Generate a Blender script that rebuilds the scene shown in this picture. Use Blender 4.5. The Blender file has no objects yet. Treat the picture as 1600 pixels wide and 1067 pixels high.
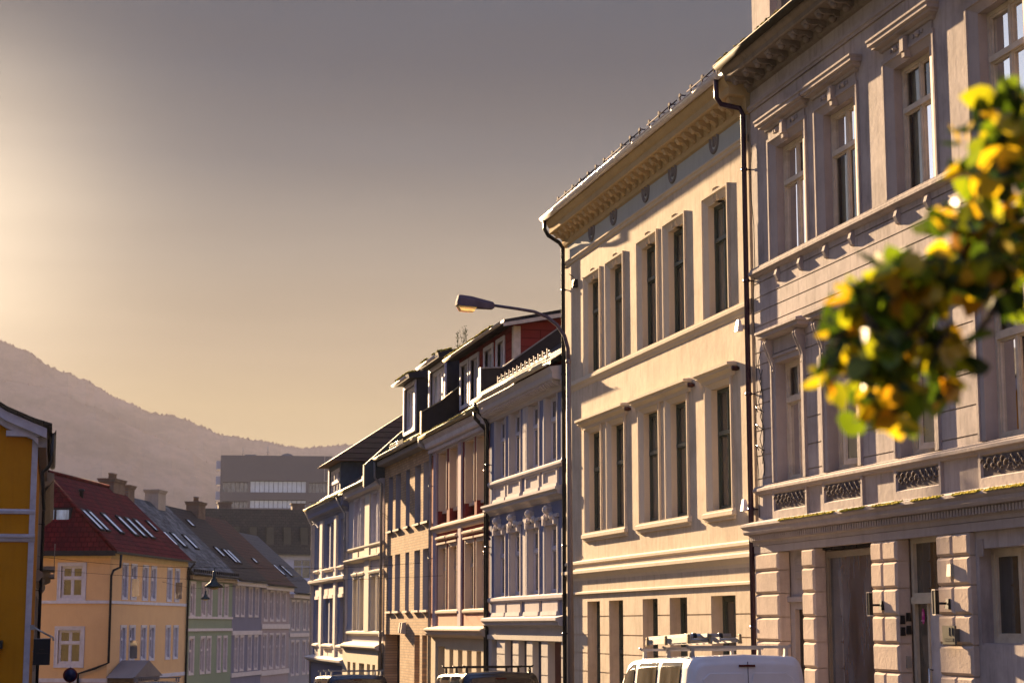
import bpy, bmesh, math, random
from mathutils import Vector, Matrix, noise
random.seed(11)
sc = bpy.context.scene
COL = sc.collection
R = math.radians

# ------------------------------------------------------------------ camera
PITCH, YAW = 8.845, 14.016
EYE = Vector((0, 0, 1.6))
cam = bpy.data.cameras.new('camera'); cam.lens = 64.125; cam.sensor_width = 36; cam.clip_end = 20000; cam.clip_start = .05
camo = bpy.data.objects.new('camera', cam); COL.objects.link(camo); sc.camera = camo
camo.location = EYE; camo.rotation_euler = (R(90 + PITCH), 0, R(-YAW))
cam.dof.use_dof = True; cam.dof.focus_distance = 33; cam.dof.aperture_fstop = 4.0; cam.dof.aperture_blades = 0

# ------------------------------------------------------------------ sun, sky, exposure
SUN_AZ, SUN_EL = -6.6, 14.2        # azimuth from +Y towards +X
sd = Vector((math.sin(R(SUN_AZ)) * math.cos(R(SUN_EL)), math.cos(R(SUN_AZ)) * math.cos(R(SUN_EL)), math.sin(R(SUN_EL))))
sun = bpy.data.lights.new('sun', 'SUN'); sun.energy = 5; sun.angle = R(.55); sun.color = (1, .70, .40)
suno = bpy.data.objects.new('sun', sun); COL.objects.link(suno)
suno.rotation_euler = sd.to_track_quat('Z', 'Y').to_euler(); suno.location = (0, 0, 60)
w = bpy.data.worlds.new('World'); sc.world = w; w.use_nodes = True
nt = w.node_tree; nt.nodes.clear()
def N(t, **k):
    n = nt.nodes.new(t)
    for a, b in k.items(): setattr(n, a, b)
    return n
def LK(a, b): nt.links.new(a, b)
out = N('ShaderNodeOutputWorld'); bg = N('ShaderNodeBackground')
sky = N('ShaderNodeTexSky', sky_type='NISHITA', sun_disc=False, sun_elevation=R(SUN_EL), sun_rotation=R(SUN_AZ), dust_density=3.0, air_density=1.0)
tc = N('ShaderNodeTexCoord'); sep = N('ShaderNodeSeparateXYZ'); LK(tc.outputs['Generated'], sep.inputs[0])
ramp = N('ShaderNodeValToRGB'); LK(sep.outputs['Z'], ramp.inputs[0])
SKY = [(0.0, (.090, .068, .036)), (.117, (.078, .060, .033)), (.15, (.058, .047, .031)), (.198, (.035, .032, .027)), (.25, (.0115, .0145, .018)), (.30, (.0018, .0062, .0118)), (.34, (.001, .006, .0125)), (.45, (.012, .018, .040)), (.75, (.020, .034, .078)), (1.0, (.085, .115, .19))]
cr = ramp.color_ramp
while len(cr.elements) < len(SKY): cr.elements.new(.5)
for e, (p, c) in zip(cr.elements, SKY): e.position = p; e.color = (*c, 1)
# warm glow around the sun
gd = Vector((math.sin(R(-5)) * math.cos(R(12)), math.cos(R(-5)) * math.cos(R(12)), math.sin(R(12))))
dot = N('ShaderNodeVectorMath', operation='DOT_PRODUCT'); nrm = N('ShaderNodeVectorMath', operation='NORMALIZE')
LK(tc.outputs['Generated'], nrm.inputs[0]); LK(nrm.outputs[0], dot.inputs[0]); dot.inputs[1].default_value = gd
mx0 = N('ShaderNodeMath', operation='MAXIMUM'); LK(dot.outputs['Value'], mx0.inputs[0]); mx0.inputs[1].default_value = 0
pw = N('ShaderNodeMath', operation='POWER'); LK(mx0.outputs[0], pw.inputs[0]); pw.inputs[1].default_value = 260
glow = N('ShaderNodeMixRGB', blend_type='MULTIPLY'); glow.inputs[0].default_value = 1; LK(pw.outputs[0], glow.inputs[1]); glow.inputs[2].default_value = (.125, .098, .066, 1)
add = N('ShaderNodeMixRGB', blend_type='ADD'); add.inputs[0].default_value = 1; LK(ramp.outputs[0], add.inputs[1]); LK(glow.outputs[0], add.inputs[2])
# second, paler brightness of the open sky out of frame to the left, and the blue sky opposite the sun
d2 = N('ShaderNodeVectorMath', operation='DOT_PRODUCT'); LK(nrm.outputs[0], d2.inputs[0]); d2.inputs[1].default_value = Vector((math.sin(R(-28)) * math.cos(R(13)), math.cos(R(-28)) * math.cos(R(13)), math.sin(R(13))))
m2x = N('ShaderNodeMath', operation='MAXIMUM'); LK(d2.outputs['Value'], m2x.inputs[0]); m2x.inputs[1].default_value = 0
p2x = N('ShaderNodeMath', operation='POWER'); LK(m2x.outputs[0], p2x.inputs[0]); p2x.inputs[1].default_value = 110
g2x = N('ShaderNodeMixRGB', blend_type='MULTIPLY'); g2x.inputs[0].default_value = 1; LK(p2x.outputs[0], g2x.inputs[1]); g2x.inputs[2].default_value = (.12, .13, .155, 1)
a2x = N('ShaderNodeMixRGB', blend_type='ADD'); a2x.inputs[0].default_value = 1; LK(add.outputs[0], a2x.inputs[1]); LK(g2x.outputs[0], a2x.inputs[2])
bk = N('ShaderNodeMapRange'); LK(sep.outputs['Y'], bk.inputs[0]); bk.inputs[1].default_value = -.1; bk.inputs[2].default_value = -.8; bk.inputs[3].default_value = 0; bk.inputs[4].default_value = 1
g3x = N('ShaderNodeMixRGB', blend_type='MULTIPLY'); g3x.inputs[0].default_value = 1; LK(bk.outputs[0], g3x.inputs[1]); g3x.inputs[2].default_value = (.006, .013, .040, 1)
a3x = N('ShaderNodeMixRGB', blend_type='ADD'); a3x.inputs[0].default_value = 1; LK(a2x.outputs[0], a3x.inputs[1]); LK(g3x.outputs[0], a3x.inputs[2])
sk = N('ShaderNodeMixRGB', blend_type='MULTIPLY'); sk.inputs[0].default_value = 1; LK(sky.outputs[0], sk.inputs[1]); sk.inputs[2].default_value = (.00003, .00003, .00003, 1)
# faint streaky cloud veil
mp = N('ShaderNodeMapping'); mp.inputs['Scale'].default_value = (1.0, 1.3, 8); LK(tc.outputs['Generated'], mp.inputs[0])
nz = N('ShaderNodeTexNoise'); nz.inputs['Scale'].default_value = 2.2; nz.inputs['Detail'].default_value = 5; LK(mp.outputs[0], nz.inputs[0])
mr = N('ShaderNodeMapRange'); mr.inputs[1].default_value = .3; mr.inputs[2].default_value = .7; mr.inputs[3].default_value = .84; mr.inputs[4].default_value = 1.14; LK(nz.outputs[0], mr.inputs[0])
vei = N('ShaderNodeMixRGB', blend_type='MULTIPLY'); vei.inputs[0].default_value = 1; ex = N('ShaderNodeMapRange'); LK(sep.outputs['X'], ex.inputs[0]); ex.inputs[1].default_value = .56; ex.inputs[2].default_value = .95; ex.inputs[3].default_value = 0; ex.inputs[4].default_value = 1
g4x = N('ShaderNodeMixRGB', blend_type='MULTIPLY'); g4x.inputs[0].default_value = 1; LK(ex.outputs[0], g4x.inputs[1]); g4x.inputs[2].default_value = (.090, .075, .070, 1)  # warm lobe added to the unseen right-hand sky to brighten the left row
a4x = N('ShaderNodeMixRGB', blend_type='ADD'); a4x.inputs[0].default_value = 1; LK(a3x.outputs[0], a4x.inputs[1]); LK(g4x.outputs[0], a4x.inputs[2])
LK(a4x.outputs[0], vei.inputs[1]); LK(mr.outputs[0], vei.inputs[2])
add2 = N('ShaderNodeMixRGB', blend_type='ADD'); add2.inputs[0].default_value = 1; LK(vei.outputs[0], add2.inputs[1]); LK(sk.outputs[0], add2.inputs[2])
LK(add2.outputs[0], bg.inputs[0]); bg.inputs[1].default_value = 1; LK(bg.outputs[0], out.inputs[0])
vs = sc.view_settings; vs.view_transform = 'Standard'; vs.look = 'None'; vs.gamma = 1; vs.exposure = 3.2

# ------------------------------------------------------------------ materials
MATS = {}
def newmat(name):
    m = bpy.data.materials.new(name); m.use_nodes = True
    n = m.node_tree; b = n.nodes['Principled BSDF']
    return m, n, b
def tex(n, scale=(1, 1, 1)):
    t = n.nodes.new('ShaderNodeTexCoord'); m = n.nodes.new('ShaderNodeMapping')
    m.inputs['Scale'].default_value = scale
    n.links.new(t.outputs['Object'], m.inputs[0]); return m.outputs[0]
def noi(n, vec, scale, detail=4, rough=.55):
    x = n.nodes.new('ShaderNodeTexNoise'); x.inputs['Scale'].default_value = scale; x.inputs['Detail'].default_value = detail
    x.inputs['Roughness'].default_value = rough; n.links.new(vec, x.inputs['Vector']); return x.outputs[0]
def mrange(n, v, a, b, c, d):
    x = n.nodes.new('ShaderNodeMapRange'); n.links.new(v, x.inputs[0])
    for i, q in enumerate((a, b, c, d)): x.inputs[i + 1].default_value = q
    return x.outputs[0]
def mixc(n, fac, a, b, mode='MIX'):
    x = n.nodes.new('ShaderNodeMixRGB'); x.blend_type = mode
    if isinstance(fac, (int, float)): x.inputs[0].default_value = fac
    else: n.links.new(fac, x.inputs[0])
    for i, q in ((1, a), (2, b)):
        if isinstance(q, tuple): x.inputs[i].default_value = (*q, 1)
        else: n.links.new(q, x.inputs[i])
    return x.outputs[0]
def bump(n, b, h, strength=.3, dist=.02):
    x = n.nodes.new('ShaderNodeBump'); x.inputs['Strength'].default_value = strength; x.inputs['Distance'].default_value = dist
    n.links.new(h, x.inputs['Height']); n.links.new(x.outputs[0], b.inputs['Normal'])
def plaster(name, col, stain=None, amt=.35, streak=.4, bmp=.25, bs=9, rough=1.0, spec=.10):
    if name in MATS: return MATS[name]
    m, n, b = newmat(name); stain = stain or tuple(c * .55 for c in col)
    v1 = tex(n); v2 = tex(n, (6, 6, .7))
    a = mrange(n, noi(n, v1, 1.1, 6, .65), .42, .75, 0, amt)
    s = mrange(n, noi(n, v2, 1.3, 5, .6), .5, .8, 0, streak)
    c = mixc(n, a, col, stain); c = mixc(n, s, c, stain)
    c2 = mixc(n, mrange(n, noi(n, v1, 14, 4), .3, .7, 0, .12), c, tuple(min(1, x * 1.25) for x in col))
    n.links.new(c2, b.inputs['Base Color']); b.inputs['Roughness'].default_value = rough
    b.inputs['Specular IOR Level'].default_value = spec
    h1 = noi(n, v1, bs, 6, .6); h2 = noi(n, v1, .9, 3)
    h = n.nodes.new('ShaderNodeMath'); h.operation = 'MULTIPLY_ADD'; n.links.new(h2, h.inputs[0]); h.inputs[1].default_value = .8; n.links.new(h1, h.inputs[2])
    bump(n, b, h.outputs[0], bmp, .02)
    MATS[name] = m; return m
def paint(name, col, rough=.5, amt=.15, bmp=.05, metal=0, spec=.2, scale=5):
    if name in MATS: return MATS[name]
    m, n, b = newmat(name); v = tex(n)
    c = mixc(n, mrange(n, noi(n, v, scale, 5), .35, .75, 0, 1), col, tuple(x * (1 - amt * 2) for x in col))
    n.links.new(c, b.inputs['Base Color']); b.inputs['Roughness'].default_value = rough; b.inputs['Metallic'].default_value = metal
    b.inputs['Specular IOR Level'].default_value = spec
    if bmp: bump(n, b, noi(n, v, 40, 3), bmp, .004)
    MATS[name] = m; return m
def glassmat(name, base=(.012, .014, .015), ior=1.75, wav=.02, rough=.02, tint=None):
    if name in MATS: return MATS[name]
    m, n, b = newmat(name); v = tex(n)
    b2 = mixc(n, mrange(n, noi(n, tex(n, (3, 3, .6)), 1.2, 3), .35, .7, 0, 1), base, tint or tuple(x * 3.2 for x in base))
    n.links.new(b2, b.inputs['Base Color']); b.inputs['Roughness'].default_value = rough; b.inputs['IOR'].default_value = ior
    b.inputs['Specular IOR Level'].default_value = .5
    bump(n, b, noi(n, v, 1.6, 2), wav, .03)
    MATS[name] = m; return m
def brick(name, col1, col2, mortar, scale=1, bw=.23, rh=.075, ms=.012, bmp=.6, swap='XZ'):
    if name in MATS: return MATS[name]
    m, n, b = newmat(name)
    t = n.nodes.new('ShaderNodeTexCoord'); s = n.nodes.new('ShaderNodeSeparateXYZ'); c = n.nodes.new('ShaderNodeCombineXYZ')
    n.links.new(t.outputs['Object'], s.inputs[0])
    n.links.new(s.outputs[swap[0]], c.inputs[0]); n.links.new(s.outputs[swap[1]], c.inputs[1])
    x = n.nodes.new('ShaderNodeTexBrick'); n.links.new(c.outputs[0], x.inputs[0])
    x.inputs['Scale'].default_value = scale; x.inputs['Brick Width'].default_value = bw; x.inputs['Row Height'].default_value = rh
    x.inputs['Mortar Size'].default_value = ms; x.inputs['Mortar Smooth'].default_value = .3
    x.inputs[1].default_value = (*col1, 1); x.inputs[2].default_value = (*col2, 1); x.inputs[3].default_value = (*mortar, 1)
    v = t.outputs['Object']
    cc = mixc(n, mrange(n, noi(n, v, 1.7, 5), .4, .7, 0, .5), x.outputs[0], tuple(q * .6 for q in col1))
    n.links.new(cc, b.inputs['Base Color']); b.inputs['Roughness'].default_value = 1; b.inputs['Specular IOR Level'].default_value = .05
    inv = n.nodes.new('ShaderNodeMath'); inv.operation = 'SUBTRACT'; inv.inputs[0].default_value = 1; n.links.new(x.outputs['Fac'], inv.inputs[1])
    bump(n, b, inv.outputs[0], bmp * .3, .006)
    MATS[name] = m; return m
def tiles(name, c1, c2, stain, row=.33, colw=.25, rough=.55, moss=None):
    """clay / slate roof covering; object space, rows follow z, columns follow x"""
    if name in MATS: return MATS[name]
    m, n, b = newmat(name)
    t = n.nodes.new('ShaderNodeTexCoord'); s = n.nodes.new('ShaderNodeSeparateXYZ'); c = n.nodes.new('ShaderNodeCombineXYZ')
    n.links.new(t.outputs['Object'], s.inputs[0]); n.links.new(s.outputs['X'], c.inputs[0]); n.links.new(s.outputs['Z'], c.inputs[1])
    x = n.nodes.new('ShaderNodeTexBrick'); n.links.new(c.outputs[0], x.inputs[0]); x.inputs['Scale'].default_value = 1
    x.inputs['Brick Width'].default_value = colw; x.inputs['Row Height'].default_value = row * .7; x.inputs['Mortar Size'].default_value = .025
    x.inputs['Mortar Smooth'].default_value = .6
    x.inputs[1].default_value = (*c1, 1); x.inputs[2].default_value = (*c2, 1); x.inputs[3].default_value = (*tuple(q * .4 for q in c1), 1)
    cc = mixc(n, mrange(n, noi(n, t.outputs['Object'], .9, 8, .7), .45, .62, 0, .75), x.outputs[0], stain)
    if moss: cc = mixc(n, mrange(n, noi(n, t.outputs['Object'], 2.6, 8, .7), .52, .62, 0, .9), cc, moss)
    n.links.new(cc, b.inputs['Base Color']); b.inputs['Roughness'].default_value = rough; b.inputs['Specular IOR Level'].default_value = .04
    inv = n.nodes.new('ShaderNodeMath'); inv.operation = 'SUBTRACT'; inv.inputs[0].default_value = 1; n.links.new(x.outputs['Fac'], inv.inputs[1])
    bump(n, b, inv.outputs[0], .8, .03)
    MATS[name] = m; return m

GL = glassmat('window_glass', (.04, .036, .028), 1.8, tint=(.12, .10, .075))
GL2 = glassmat('window_glass_dim', (.022, .023, .023), 1.8, .03, tint=(.06, .058, .052)); GL3 = glassmat('window_glass_blind', (.10, .09, .07), 1.65, .02, tint=(.20, .18, .14))
GLD = glassmat('window_glass_deep', (.010, .009, .005), 1.45, .02, .03, tint=(.06, .05, .015))
GLW = glassmat('window_glass_warm', (.02, .016, .011), 1.7)
GLB = glassmat('window_glass_pale', (.055, .05, .048), 2.0, tint=(.12, .11, .11))
def clearglass():
    m = bpy.data.materials.new('clear_glass'); m.use_nodes = True; n = m.node_tree; n.nodes.clear()
    o = n.nodes.new('ShaderNodeOutputMaterial'); t = n.nodes.new('ShaderNodeBsdfTransparent'); t.inputs[0].default_value = (.80, .83, .84, 1); g = n.nodes.new('ShaderNodeBsdfGlossy'); g.inputs['Roughness'].default_value = .02
    f = n.nodes.new('ShaderNodeFresnel'); f.inputs[0].default_value = 1.9; mx = n.nodes.new('ShaderNodeMixShader'); bp = n.nodes.new('ShaderNodeBump'); bp.inputs['Strength'].default_value = .02; bp.inputs['Distance'].default_value = .03
    tc_ = n.nodes.new('ShaderNodeTexCoord'); nz_ = n.nodes.new('ShaderNodeTexNoise'); nz_.inputs['Scale'].default_value = 1.5; n.links.new(tc_.outputs['Object'], nz_.inputs[0]); n.links.new(nz_.outputs[0], bp.inputs['Height']); n.links.new(bp.outputs[0], g.inputs['Normal'])
    n.links.new(f.outputs[0], mx.inputs[0]); n.links.new(t.outputs[0], mx.inputs[1]); n.links.new(g.outputs[0], mx.inputs[2]); n.links.new(mx.outputs[0], o.inputs[0]); return m
CLG = clearglass()
GLS = glassmat('skylight_painted_sheen', (.72, .78, .84), 3.2, .01, .12, (.8, .86, .92)); GLS.node_tree.nodes['Principled BSDF'].inputs['Metallic'].default_value = .0  # reflected sky put into the pale diffuse base colour of the panes
IRON = paint('black_pipe', (.012, .012, .014), .35, .1)
ZINC = paint('zinc', (.26, .25, .24), .6, .2, metal=.2)
DZINC = paint('dark_metal_sheet', (.022, .020, .023), .6, .15, spec=.15)
TEALM = paint('teal_sheet', (.035, .055, .075), .5, .15)
WHITE = paint('white_paint', (.62, .58, .55), .45, .1)
WARMW = paint('old_white_paint', (.52, .44, .36), .55, .15)
LILACW = paint('cool_white_paint', (.50, .48, .55), .5, .12)
GREENF = paint('dark_green_frame', (.055, .068, .055), .4, .1)
MOSS = plaster('moss', (.36, .28, .010), (.20, .18, .010), .8, .3, .8, 30)
LAMPG = None

# ------------------------------------------------------------------ mesh builder
class MB:
    def __init__(s): s.v = []; s.f = []; s.m = []; s.cur = 0; s.smooth = False; s.sf = []
    def _f(s, idx): s.f.append(idx); s.m.append(s.cur); s.sf.append(s.smooth)
    def poly(s, pts):
        i = len(s.v); s.v += [tuple(p) for p in pts]; s._f(tuple(range(i, i + len(pts))))
    def box(s, x0, x1, y0, y1, z0, z1, top=0, open_=()):
        """top: inset of the upper face (a batter / bevel)"""
        x0, x1 = sorted((x0, x1)); y0, y1 = sorted((y0, y1)); z0, z1 = sorted((z0, z1)); i = len(s.v); t = top
        s.v += [(x0, y0, z0), (x1, y0, z0), (x1, y1, z0), (x0, y1, z0), (x0 + t, y0 + t, z1), (x1 - t, y0 + t, z1), (x1 - t, y1 - t, z1), (x0 + t, y1 - t, z1)]
        for k, q in enumerate(((0, 3, 2, 1), (4, 5, 6, 7), (0, 1, 5, 4), (1, 2, 6, 5), (2, 3, 7, 6), (3, 0, 4, 7))):
            if k not in open_: s._f(tuple(i + a for a in q))
    def rock(s, x0, x1, y0, y1, z0, z1, b=.03):
        """block whose front face (towards -y) is chamfered by b"""
        i = len(s.v)
        s.v += [(x0, y1, z0), (x1, y1, z0), (x1, y1, z1), (x0, y1, z1), (x0, y0 + b, z0), (x1, y0 + b, z0), (x1, y0 + b, z1), (x0, y0 + b, z1),
                (x0 + b, y0, z0 + b), (x1 - b, y0, z0 + b), (x1 - b, y0, z1 - b), (x0 + b, y0, z1 - b)]
        for q in ((0, 1, 5, 4), (1, 2, 6, 5), (2, 3, 7, 6), (3, 0, 4, 7), (4, 5, 9, 8), (5, 6, 10, 9), (6, 7, 11, 10), (7, 4, 8, 11), (8, 9, 10, 11)): s._f(tuple(i + a for a in q))
    def ring(s, rows, closed=True, cap0=False, cap1=False):
        """rows: lists of points with equal length, skinned together"""
        i = len(s.v); n = len(rows[0])
        for r_ in rows: s.v += [tuple(p) for p in r_]
        for k in range(len(rows) - 1):
            for j in range(n if closed else n - 1):
                a = i + k * n + j; b = i + k * n + (j + 1) % n
                s._f((a, b, b + n, a + n))
        if cap0: s._f(tuple(i + j for j in reversed(range(n))))
        if cap1: s._f(tuple(i + (len(rows) - 1) * n + j for j in range(n)))
    def tube(s, pts, r, n=8, cap=True):
        pts = [Vector(p) for p in pts]; rows = []; sm = s.smooth; s.smooth = True
        for k, p in enumerate(pts):
            d = (pts[min(k + 1, len(pts) - 1)] - pts[max(k - 1, 0)]).normalized()
            a = d.orthogonal() if k == 0 else (a - d * a.dot(d))
            a.normalize(); b = d.cross(a); rr = r[k] if isinstance(r, (list, tuple)) else r
            rows.append([p + (a * math.cos(t) + b * math.sin(t)) * rr for t in [2 * math.pi * q / n for q in range(n)]])
        s.ring(rows, True, cap, cap); s.smooth = sm
    def lathe(s, c, prof, n=16, axis='z', caps=True):
        rows = []; sm = s.smooth; s.smooth = True
        for r_, h in prof:
            row = []
            for q in range(n):
                t = 2 * math.pi * q / n; a, b = r_ * math.cos(t), r_ * math.sin(t)
                row.append((c[0] + a, c[1] + b, c[2] + h) if axis == 'z' else ((c[0] + a, c[1] + h, c[2] + b) if axis == 'y' else (c[0] + h, c[1] + a, c[2] + b)))
            rows.append(row)
        s.ring(rows, True, caps, caps); s.smooth = sm
    def mould(s, prof, x0, x1, ret=1, y=0.02, el=True, er=True):
        """moulding of profile [(projection, z)] with mitred returns, from x0 to x1"""
        rows = []
        for w_, z in prof:
            a = x0 - (w_ * ret if el else 0); b = x1 + (w_ * ret if er else 0)
            rows.append([(a, y, z), (a, -w_, z), (b, -w_, z), (b, y, z)])
        s.ring(rows, False)
        s.poly([rows[0][k] for k in (3, 2, 1, 0)]); s.poly([rows[-1][k] for k in (0, 1, 2, 3)])
    def loops(s, L, bottom=False):
        """L: (xa, xb, za, zb, y) rectangles joined ring by ring"""
        rows = [[(a, y, c), (a, y, d), (b, y, d), (b, y, c)] for a, b, c, d, y in L]
        s.ring(rows, bottom)
    def sphere(s, c, r, n=10, m=6, sq=(1, 1, 1)):
        prof = [(max(1e-4, math.sin(math.pi * k / m)), -math.cos(math.pi * k / m)) for k in range(m + 1)]
        rows = [[(c[0] + a * math.cos(2 * math.pi * q / n) * r * sq[0], c[1] + a * math.sin(2 * math.pi * q / n) * r * sq[1], c[2] + h * r * sq[2]) for q in range(n)] for a, h in prof]
        sm = s.smooth; s.smooth = True; s.ring(rows); s.smooth = sm
    def mesh(s, name, mats, fix=True):
        me = bpy.data.meshes.new(name); me.from_pydata(s.v, [], s.f)
        for m in (mats if isinstance(mats, (list, tuple)) else [mats]): me.materials.append(m)
        me.polygons.foreach_set('material_index', s.m); me.polygons.foreach_set('use_smooth', s.sf)
        if fix:
            bm = bmesh.new(); bm.from_mesh(me); bmesh.ops.remove_doubles(bm, verts=bm.verts, dist=1e-5)
            bmesh.ops.recalc_face_normals(bm, faces=bm.faces); bm.to_mesh(me); bm.free()
        me.update(); return me

def tag(o, label=None, cat=None, group=None, kind=None):
    for k, v in (('label', label), ('category', cat), ('group', group), ('kind', kind)):
        if v: o[k] = v
    return o
def empty(name, loc, rz=0, label=None, cat=None, group=None):
    o = bpy.data.objects.new(name, None); COL.objects.link(o); o.location = loc; o.rotation_euler = (0, 0, rz); o.empty_display_size = .3
    return tag(o, label, cat, group)
def obj(name, mb, mats, parent=None, loc=(0, 0, 0), rz=0):
    me = mb if isinstance(mb, bpy.types.Mesh) else mb.mesh(name, mats)
    o = bpy.data.objects.new(name, me); COL.objects.link(o); o.location = loc; o.rotation_euler = (0, 0, rz)
    if parent: o.parent = parent
    return o

class Bld:
    """a building whose facade is the local plane y = 0, x to the right when facing it; z is given in world metres"""
    def __init__(s, name, label, cat, X, Y, rot, zb, group=None):
        s.zb = zb; s.root = empty(name, (X, Y, zb), R(rot), label, cat, group); s.cache = {}
    def part(s, name, mb, mats, parent=None, loc=(0, 0, 0)):
        if parent is None: return obj(name, mb, mats, s.root, (loc[0], loc[1], loc[2] - s.zb))
        return obj(name, mb, mats, parent, loc)

def wall(mb, x0, x1, z0, z1, holes, grooves=(), gd=.018, gh=.022, y=0):
    """front face with holes (xa, xb, za, zb, reveal depth) and optional horizontal grooves"""
    gs = [(g - gh / 2, g + gh / 2) for g in grooves if z0 < g < z1]
    xs = sorted({x0, x1, *[h[0] for h in holes], *[h[1] for h in holes]}); xs = [x for x in xs if x0 <= x <= x1]
    zs = sorted({z0, z1, *[h[2] for h in holes], *[h[3] for h in holes], *[g for p in gs for g in p]}); zs = [z for z in zs if z0 <= z <= z1]
    def off(za, zb):
        zm = (za + zb) / 2
        return y + gd if any(a < zm < b for a, b in gs) else y
    def solid(xa, xb, za, zb):
        xm, zm = (xa + xb) / 2, (za + zb) / 2
        return not any(h[0] < xm < h[1] and h[2] < zm < h[3] for h in holes)
    for i in range(len(xs) - 1):
        for k in range(len(zs) - 1):
            if xs[i + 1] - xs[i] < 1e-6 or zs[k + 1] - zs[k] < 1e-6: continue
            if solid(xs[i], xs[i + 1], zs[k], zs[k + 1]):
                o = off(zs[k], zs[k + 1])
                mb.poly([(xs[i], o, zs[k]), (xs[i + 1], o, zs[k]), (xs[i + 1], o, zs[k + 1]), (xs[i], o, zs[k + 1])])
                if k + 2 < len(zs) and solid(xs[i], xs[i + 1], zs[k + 1], zs[k + 2]):
                    o2 = off(zs[k + 1], zs[k + 2])
                    if abs(o2 - o) > 1e-6: mb.poly([(xs[i], o, zs[k + 1]), (xs[i + 1], o, zs[k + 1]), (xs[i + 1], o2, zs[k + 1]), (xs[i], o2, zs[k + 1])])
    for h in holes:
        a, b, c, d, dep = h[:5]
        if dep: mb.loops([(a, b, c, d, y), (a, b, c, d, y + dep)], True)
def shell(mb, x0, x1, z0, z1, D, front_y=0):
    mb.poly([(x0, front_y, z0), (x0, D, z0), (x0, D, z1), (x0, front_y, z1)]); mb.poly([(x1, front_y, z0), (x1, D, z0), (x1, D, z1), (x1, front_y, z1)])
    mb.poly([(x0, D, z0), (x1, D, z0), (x1, D, z1), (x0, D, z1)])

def frame_mesh(W, H, fw=.06, dep=.08, trans=(.66,), mull=1, bar=.05, umull=None, sill=True, gz=()):
    """casement frame standing in an opening W x H; y 0 (outside) .. dep"""
    mb = MB()
    mb.box(0, fw, 0, dep, 0, H); mb.box(W - fw, W, 0, dep, 0, H); mb.box(fw, W - fw, 0.003, dep, H - fw, H); mb.box(fw, W - fw, .003, dep, 0, fw * 1.2)
    zs = [fw * 1.2]
    for t in trans:
        z = H * t; mb.box(fw, W - fw, -.022, dep - .01, z - bar * .7, z + bar * .7); zs.append(z - bar * .7); zs.append(z + bar * .7)
    zs.append(H - fw)
    for k in range(0, len(zs), 2):
        top = (k == len(zs) - 2) and len(trans) > 0
        n = (umull if (top and umull is not None) else mull)
        xs = [fw] + [fw + (W - 2 * fw) * (q + 1) / (n + 1) for q in range(n)] + [W - fw]
        for q in range(1, len(xs) - 1): mb.box(xs[q] - bar / 2, xs[q] + bar / 2, .006, dep - .02, zs[k], zs[k + 1])
        for q in range(len(xs) - 1):       # casement rims
            a = xs[q] + (bar / 2 if q else 0); b = xs[q + 1] - (bar / 2 if q < len(xs) - 2 else 0); cw = bar * .55
            mb.box(a, a + cw, .018, dep - .03, zs[k], zs[k + 1]); mb.box(b - cw, b, .018, dep - .03, zs[k], zs[k + 1])
            mb.box(a + cw, b - cw, .02, dep - .03, zs[k], zs[k] + cw); mb.box(a + cw, b - cw, .02, dep - .03, zs[k + 1] - cw, zs[k + 1])
    return mb
def pane_mesh(W, H, fw, dep, trans, mull):
    mb = MB(); zs = [fw] + [H * t for t in trans] + [H - fw]
    for k in range(len(zs) - 1):
        for q in range(mull + 1):
            a = fw + (W - 2 * fw) * q / (mull + 1); b = fw + (W - 2 * fw) * (q + 1) / (mull + 1)
            e = random.uniform(-.004, .004); f = random.uniform(-.003, .003); y = dep * .62
            mb.poly([(a, y + e, zs[k]), (b, y - e, zs[k]), (b, y - e + f, zs[k + 1]), (a, y + e + f, zs[k + 1])])
    return mb
def window(B, xa, xb, za, zb, y=.16, fm=WARMW, gm=None, parent=None, lab=None, **kw):
    """adds a window (frame) with its panes as a child; meshes are shared between equal windows"""
    W, H = xb - xa, zb - za; gm = gm or GL
    if gm is GL: gm = random.choice([GL, GL, GL2, GL3])
    key = (round(W, 3), round(H, 3), fm.name, str(sorted(kw.items())))
    if key not in B.cache: B.cache[key] = frame_mesh(W, H, **kw).mesh('window', fm)
    o = B.part('window', B.cache[key], fm, parent, (xa, y, za))
    p = obj('pane', pane_mesh(W, H, kw.get('fw', .06), kw.get('dep', .08), kw.get('trans', (.66,)), kw.get('mull', 1)), gm, o)
    if lab: o['label'] = lab
    return o
def child(o, name, mb, mats, loc=(0, 0, 0)):
    """mb in coordinates relative to the window origin"""
    return obj(name, mb, mats, o, loc)
def surround_mesh(W, H, yw, sw=.2, st=.19, p=.042, rim=.045, inn=.03, depth=.16, bottom=False):
    """splayed surround; origin at opening's lower left, y relative to the frame (facade plane is at -yw)"""
    mb = MB(); f = -yw; zb = 0
    L = [(-sw, W + sw, zb, H + st, f + .01), (-sw, W + sw, zb, H + st, f - p), (-sw + rim, W + sw - rim, zb, H + st - rim, f - p),
         (-sw + rim + .01, W + sw - rim - .01, zb, H + st - rim - .01, f - p * .45), (-.012, W + .012, zb, H + .012, f + inn), (0, W, zb, H, f + inn), (0, W, zb, H, f + depth)]
    if bottom: L = [(a, b, (-(sw) if abs(a + sw) < 1e-6 else (-(sw - rim) if a < -.1 else c)), d, y) for a, b, c, d, y in L]
    mb.loops(L, bottom)
    return mb
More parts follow.
